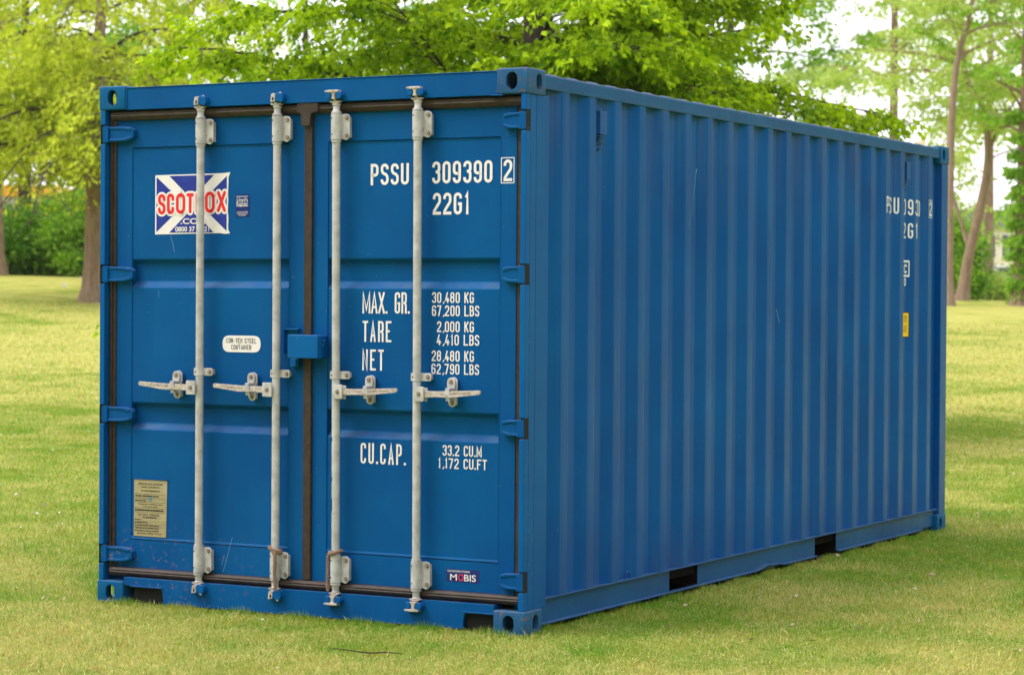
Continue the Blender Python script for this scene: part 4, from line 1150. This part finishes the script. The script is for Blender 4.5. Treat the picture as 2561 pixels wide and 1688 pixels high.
# slim tree at the container's right edge
def off(p, a, dz): return (p[0]+a*rh[0], p[1]+a*rh[1], p[2]+dz)
def spot(u, v, d):
    x, y, z = at(u, d); return (x, y, zat(v, d)+(0 if v < 735 else 0))
b0 = at(2371, 57)
tree('slim_tree', 'slim pinkish-barked tree rising beside the far right container corner', 'tree', b0,
     [(b0[0], b0[1], b0[2]-.1)]+[spot(u, v, 57) for u, v in ((2371, 560), (2372, 370), (2376, 260), (2383, 168), (2397, 102), (2416, 51), (2424, -10), (2425, -120), (2420, -260))], .115,
     [(.55, VR+165, 70, 1.6), (.60, VR+20, 35, 2.0)]+ring(13, .62, 1, 2.4, 1.8, 20, 40, 92), M_leaf_pale, 93, M_bark_lt, size=.11, subs=9, twigs=5, per=8, sub_len=1.0, droop=.6, spread=.35, limb_r=.5)
b0 = at(2404, 62)
tree('leaning_tree', 'brown-trunked tree leaning right and forking, near the right edge', 'tree', b0,
     [(b0[0], b0[1], b0[2]-.1)]+[spot(u, v, 62) for u, v in ((2418, 645), (2449, 510), (2464, 434), (2468, 383), (2464, 306), (2450, 255), (2424, 219), (2408, 190), (2400, 100), (2396, -30), (2392, -200))], .14,
     [(.12, VR+140, 78, 4.2), (.35, VR+10, 75, 3.0)]+ring(22, .45, 1, 3.0, 2.4, 20, 40, 95, lo=.5), M_leaf_pale, 96, M_bark, size=.13, zmin=zat(490, 62), subs=10, twigs=5, per=9, sub_len=1.3, droop=.6, spread=.45, limb_r=.6)
x, y, z = at(2552, 58); b0 = (x, y, z)
tree('ivy_tree', 'ivy-clad tree at the right edge of the view', 'tree', b0,
     [off(b0, 0, -.1), off(b0, .02, 2), off(b0, .05, 4.5), off(b0, .1, 8), off(b0, .2, 11)], .2,
     ring(26, .05, .5, .12, .3, 10, 20, 98)+ring(20, .45, 1, 3.0, 2.6, 30, 45, 99), M_leaf_mid, 100, M_bark, size=.13, subs=9, twigs=5, per=8, sub_len=1.2, droop=.5, spread=.2)
bgtree('park_tree', 'pale green tree filling the upper right corner', 2470, 84, 15, .2, M_leaf_pale, 74, M_bark, rad=5.2, nl=15, t0=.38, size=.2, per=9, zmin=zat(585, 84))
bgtree('park_tree', 'green tree at far right behind the ivy-clad trunk', 2780, 90, 13, .25, M_leaf_mid, 76, M_bark_dk, rad=5, nl=20, t0=.2, zmin=zat(640, 90))

# unseen belt of leaves added to dim sky light and reflections on the container
def added_tree_belt():
    rg = np.random.default_rng(55); n = 36000
    a = rg.uniform(math.radians(30), math.radians(282), n); R0 = 42+6*np.sin(a*7)+rg.normal(0, 3.0, n)
    clump = .75+.25*np.sin(a*23)*np.sin(a*11+1)
    h = rg.random(n)**.8*18*clump
    th = YAW+a; x = 1+R0*np.sin(th); y = 3+R0*np.cos(th); z = h+.3
    dr = rg.normal(0, 1, (n, 3)); dr[:, 2] *= .6; L = rg.uniform(.6, 1.3, n)
    V, F = leaves_mesh(np.stack([x, y, z], 1), dr, L, L*.7, rg); A = np.repeat(np.stack([rg.random(n)]*3, 1), 4, 0)
    tag(raw_mesh('added_tree_belt', V, F, M_leaf_dark, A), 'unseen green tree belt added to dim ambient light and reflections on the container', 'added_tree_belt', kind='stuff')
added_tree_belt()
# bushes
def bush(u, dist, wdt, H, leaf, seed, label, group='bushes along the far edge of the lawn', dens=1.0):
    x, y, z = at(u, dist); rg = np.random.default_rng(seed); rng = random.Random(seed)
    root = empty('bush', (x, y, z), label, 'bush', group)
    st = MB()
    for i in range(9):
        a = rng.uniform(0, 2*math.pi); e = rng.uniform(.2, 1.2)
        st.tube(grow((x, y, z), (math.cos(a)*e, math.sin(a)*e, 1), H*.8, 5, rng), [.03, .025, .02, .015, .01, .006], 5, cap=False)
    st.build('stem', M_bark_dk, root, fix=False)
    ncl = int(70*dens); cl = rg.normal(0, 1, (ncl, 3)); cl /= np.linalg.norm(cl, axis=1, keepdims=True)
    rr = rg.uniform(.55, 1.05, ncl)[:, None]; cl = cl*rr*np.array([wdt/2, wdt/2*.8, H/2])+np.array([0, 0, H/2])
    n = int(9500*dens); idx = rg.integers(0, ncl, n)
    P_ = cl[idx]+rg.normal(0, .24, (n, 3))*np.array([1, 1, .7]); P_ = P_[P_[:, 2] > .02]; n = len(P_)
    dr = rg.normal(0, 1, (n, 3)); dr[:, 2] = -.3+dr[:, 2]*.4; L = .105*rg.uniform(.7, 1.4, n)
    V, F = leaves_mesh(P_, dr, L, L*.6, rg); A = np.repeat(np.stack([rg.random(n), rg.random(n), rg.random(n)], 1), 4, 0)
    cr = raw_mesh('foliage', V, F, leaf, A, root); cr['kind'] = 'stuff'
bush(-40, 62, 3.0, 1.8, M_leaf_dark, 201, 'dark bush behind the left-edge trunk')
bush(60, 63, 2.6, 1.45, M_leaf_mid, 202, 'low mid-green bush under the yellow-topped building')
bush(150, 62, 2.6, 2.0, M_leaf_dark, 203, 'deep green bush left of the olive tree trunk', dens=1.2)
bush(215, 61, 2.4, 2.1, M_leaf_mid, 204, 'leafy bush whose front touches the olive tree trunk', dens=1.2)
bush(300, 63, 3.0, 2.8, M_leaf_dark, 205, 'bush mostly hidden behind the left container corner')
bush(110, 68, 3.2, 1.5, M_leaf_mid, 210, 'bush in the second row under the olive branches')
bush(265, 68, 3.0, 2.8, M_leaf_mid, 211, 'tallest bush in the second row behind the olive tree trunk')
bush(2355, 66, 1.8, 2.6, M_leaf_mid, 206, 'upright bush at the foot of the slim tree, right of the container')
bush(2400, 68, 1.1, 2.2, M_leaf_dark, 207, 'dark bush behind the foot of the leaning tree')
bush(2610, 66, 1.4, 1.5, M_leaf_mid, 208, 'bush at the foot of the ivy-clad tree by the right edge')
bush(2475, 84, 1.6, .8, M_leaf_pale, 209, 'low pale bush in front of the cream building')

# ------------------------------------------------------------------ far buildings, cars, small things
M_cream = simple('cream_render', (.80, .72, .60), .8, nz=.08, nscale=2)
M_roofg = simple('grey_slate_roof', (.22, .21, .22), .7, nz=.3, nscale=6)
M_glass = simple('window_glass', (.10, .12, .14), .15, spec=.6)
M_frame = simple('white_frame', (.75, .75, .72), .5)
M_greyw = simple('grey_wall', (.45, .45, .46), .8, nz=.1, nscale=3)
M_yfas = simple('yellow_fascia', (.95, .62, .03), .5, c2=(.80, .34, .04), nscale=3)
def local(root, u, dist):
    """frame at (u,dist) facing the camera"""
    x, y, z = at(u, dist); root.location = (x, y, z); root.rotation_euler = (0, 0, math.atan2(rh[1], rh[0]))
def lbuild(mb, name, m_, root, bevel=0):
    me_o = mb.build(name, m_, None, bevel=bevel); me_o.parent = root; return me_o
bl = empty('cream_building', (0, 0, 0), 'cream rendered building with small windows seen between the right-hand trunks', 'building'); local(bl, 2470, 118)
W2, H2 = 5.4, 3.5
lbuild(MB().box(-W2/2, W2/2, 0, 7, 0, H2), 'wall', M_cream, bl)
lbuild(MB().prism([(-W2/2-.3, H2), (W2/2+.3, H2), (W2/2-.8, H2+.9), (-W2/2+.8, H2+.9)], -.3, 7.3), 'roof', M_roofg, bl)
for ix in range(5):
    for iz in range(2):
        x0 = -2.35+ix*.98; z0 = .35+iz*1.62
        wn = lbuild(MB().box(x0, x0+.08, -.05, .02, z0, z0+1.3).box(x0+.72, x0+.8, -.05, .02, z0, z0+1.3).box(x0+.08, x0+.72, -.05, .02, z0, z0+.08).box(x0+.08, x0+.72, -.05, .02, z0+1.22, z0+1.3).box(x0+.37, x0+.42, -.045, .015, z0+.08, z0+1.22), 'window', M_frame, bl)
        p_ = MB().box(x0+.08, x0+.72, -.012, -.006, z0+.08, z0+1.22).build('pane', M_glass, None); p_.parent = wn
bl = empty('low_building', (0, 0, 0), 'low grey building with a yellow and orange fascia above the left-hand bushes', 'building'); local(bl, 72, 92); g0 = float(hgt(*at(72, 92)[:2])); zy0, zy1 = zat(500, 92)-g0, zat(472, 92)-g0
lbuild(MB().box(-1.0, 1.0, 0, 4, 0, zy0+.05), 'wall', M_greyw, bl)
lbuild(MB().box(-1.1, 1.1, -.15, 4.1, zy0, zy1), 'fascia', M_yfas, bl)
lbuild(MB().box(-.8, -.2, -.03, .02, zy0-1.3, zy0-.3), 'window', M_glass, bl)
def car(u, dist, colr, label):
    root = empty('parked_car', (0, 0, 0), label, 'car', 'cars parked by the cream building'); local(root, u, dist)
    m_ = simple('car_paint', colr, .3, spec=.6)
    body = [(-2.05, .28), (2.05, .28), (2.1, .6), (2.0, .85), (1.15, .95), (.55, 1.42), (-.9, 1.45), (-1.55, .98), (-2.0, .9), (-2.1, .6)]
    lbuild(MB().prism(body, 0, 1.7), 'body', m_, root, bevel=.06)
    lbuild(MB().prism([(-1.35, .97), (.95, .97), (.48, 1.34), (-.85, 1.36)], -.01, 1.71), 'window', M_glass, root)
    for xx in (-1.3, 1.3):
        wv = MB().tube([(xx, -.02, .31), (xx, .2, .31)], .31, 18); lbuild(wv, 'wheel', M_black, root)
    for xx in (-1.3, 1.3):
        wv = MB().tube([(xx, 1.5, .31), (xx, 1.72, .31)], .31, 18); lbuild(wv, 'wheel', M_black, root)
car(2440, 96, (.72, .66, .66), 'pale parked car just right of the leaning trunk')
car(2525, 99, (.60, .60, .66), 'silver parked car nearer the ivy-clad tree')
# pale stub above the far end of the roof
x, y, _ = at(2301, 30); zt = zat(343, 30)
zb = float(hgt(x, y))
mb = MB().tube([(x, y, zb), (x, y, zt-.30)], .045, 10)
o = empty('marker_post', (x, y, zb), 'slim post with a pale rounded top showing above the far container end', 'post')
mb.build('post', M_bark, o, smooth=True)
MB().tube([(x, y, zt-.30), (x+.005, y, zt-.16), (x-.01, y, zt-.03), (x-.01, y, zt)], [.045, .055, .048, .02], 12).build('post_top', simple('pale_wood', (.75, .58, .42), .7), o, smooth=True)
# litter and twig
x, y, z = at(160, 55)
o = MB().prism(fillet_poly([(-.055, 0), (.055, 0), (.06, .05, .02), (.03, .085, .02), (-.05, .075, .02)]), -.03, .04).build('paper_scrap', M_white_side)
o.location = (x, y, z+.01); o.rotation_euler = (0, 0, VR*math.pi/180); tag(o, 'white scrap of paper on the lawn near the left-hand bushes', 'litter')
def gpt(u, v):
    d = cF+cR*(u-1280.5)/FPX-cU*(v-844)/FPX; t = -CAM[2]/d[2]; p = CAM+d*t; return Vector((p[0], p[1], 0))
rng = random.Random(8)
p0, p1 = gpt(822, 1640), gpt(1012, 1653)
pts = [p0.lerp(p1, t)+Vector((rng.uniform(-.006, .006), rng.uniform(-.012, .012), .030+.004*math.sin(t*9))) for t in np.linspace(0, 1, 9)]
tw = MB().tube(pts, [.0012, .002, .0028, .003, .0035, .0036, .003, .0024, .0015], 6).tube([pts[5], pts[5]+Vector((.03, .03, .004))], .0015, 5).build('fallen_twig', M_twig, smooth=True)
tag(tw, 'thin dark twig lying on the grass in front of the doors', 'twig')
# daisies and petals scattered on the lawn
def daisies():
    rg = np.random.default_rng(77); n = 420; d = 10+rg.random(n)**.7*30; u = rg.uniform(-.24, .24, n)
    x = CAM[0]+d*(fh[0]+u*rh[0]); y = CAM[1]+d*(fh[1]+u*rh[1])
    k = ~((x > -.05) & (x < 2.5) & (y > -.05) & (y < 6.1)); x, y, d = x[k], y[k], d[k]; n = len(x)
    keep = (rg.random(n) < np.where(d < 14, .35, 1.0)); x, y, d = x[keep], y[keep], d[keep]; n = len(x)
    r = rg.uniform(.006, .011, n)*(1+(d-10)/45); z = hgt(x, y)+.032
    V = np.zeros((n, 6, 3))
    for j in range(6):
        a = 2*np.pi*j/6; V[:, j] = np.stack([x+r*np.cos(a), y+r*np.sin(a), z+rg.uniform(-.003, .004, n)], 1)
    mb_ = raw_mesh('daisies', V.reshape(-1, 3), np.array([[6*i+a, 6*i+b, 6*i+c] for i in range(n) for a, b, c in ((0, 1, 2), (0, 2, 3), (0, 3, 4), (0, 4, 5))]), M_white_side)
    tag(mb_, 'tiny white daisies and petals dotted over the lawn', 'flowers', kind='stuff')
    n = 60; m2 = simple('dead_leaf', (.40, .26, .16), .8, c2=(.55, .48, .38), nscale=9); d = 9.6+rg.random(n)*9; u = rg.uniform(-.23, .23, n)
    x = CAM[0]+d*(fh[0]+u*rh[0]); y = CAM[1]+d*(fh[1]+u*rh[1]); k = ~((x > -.05) & (x < 2.5) & (y > -.05) & (y < 6.1)); x, y = x[k], y[k]; n = len(x)
    P_ = np.stack([x, y, np.full(n, .028)], 1); dr = rg.normal(0, 1, (n, 3)); dr[:, 2] *= .15; L = rg.uniform(.018, .045, n)
    V, F = leaves_mesh(P_, dr, L, L*.6, rg)
    tag(raw_mesh('fallen_leaves', V, F, m2), 'small dry brown leaves scattered on the lawn', 'leaves', kind='stuff')
daisies()

# ------------------------------------------------------------------ thin haze
def haze():
    p = CAM[:2]; a0, a1, w_ = -14, 135, 42
    pts = [p+fh*a0-rh*22, p+fh*a0+rh*22, p+fh*a1+rh*w_, p+fh*a1-rh*w_]
    mt = bpy.data.materials.new('haze_air'); mt.use_nodes = True; nt = mt.node_tree; nt.nodes.clear()
    o_ = nt.nodes.new('ShaderNodeOutputMaterial'); v = nt.nodes.new('ShaderNodeVolumePrincipled')
    v.inputs['Color'].default_value = (1, .98, .93, 1); v.inputs['Density'].default_value = HAZE; v.inputs['Anisotropy'].default_value = .2
    nt.links.new(v.outputs[0], o_.inputs['Volume'])
    mb = MB(); mb.prism([(q[0], q[1]) for q in pts], -1.5, 22, axis='z')
    o = mb.build('haze', mt); tag(o, kind='stuff')
HAZE = .0002
haze()

for o in bpy.data.objects:
    if o.name.split('.')[0] in ('scratch', 'paint_chip', 'plate_rule'): o['kind'] = 'stuff'
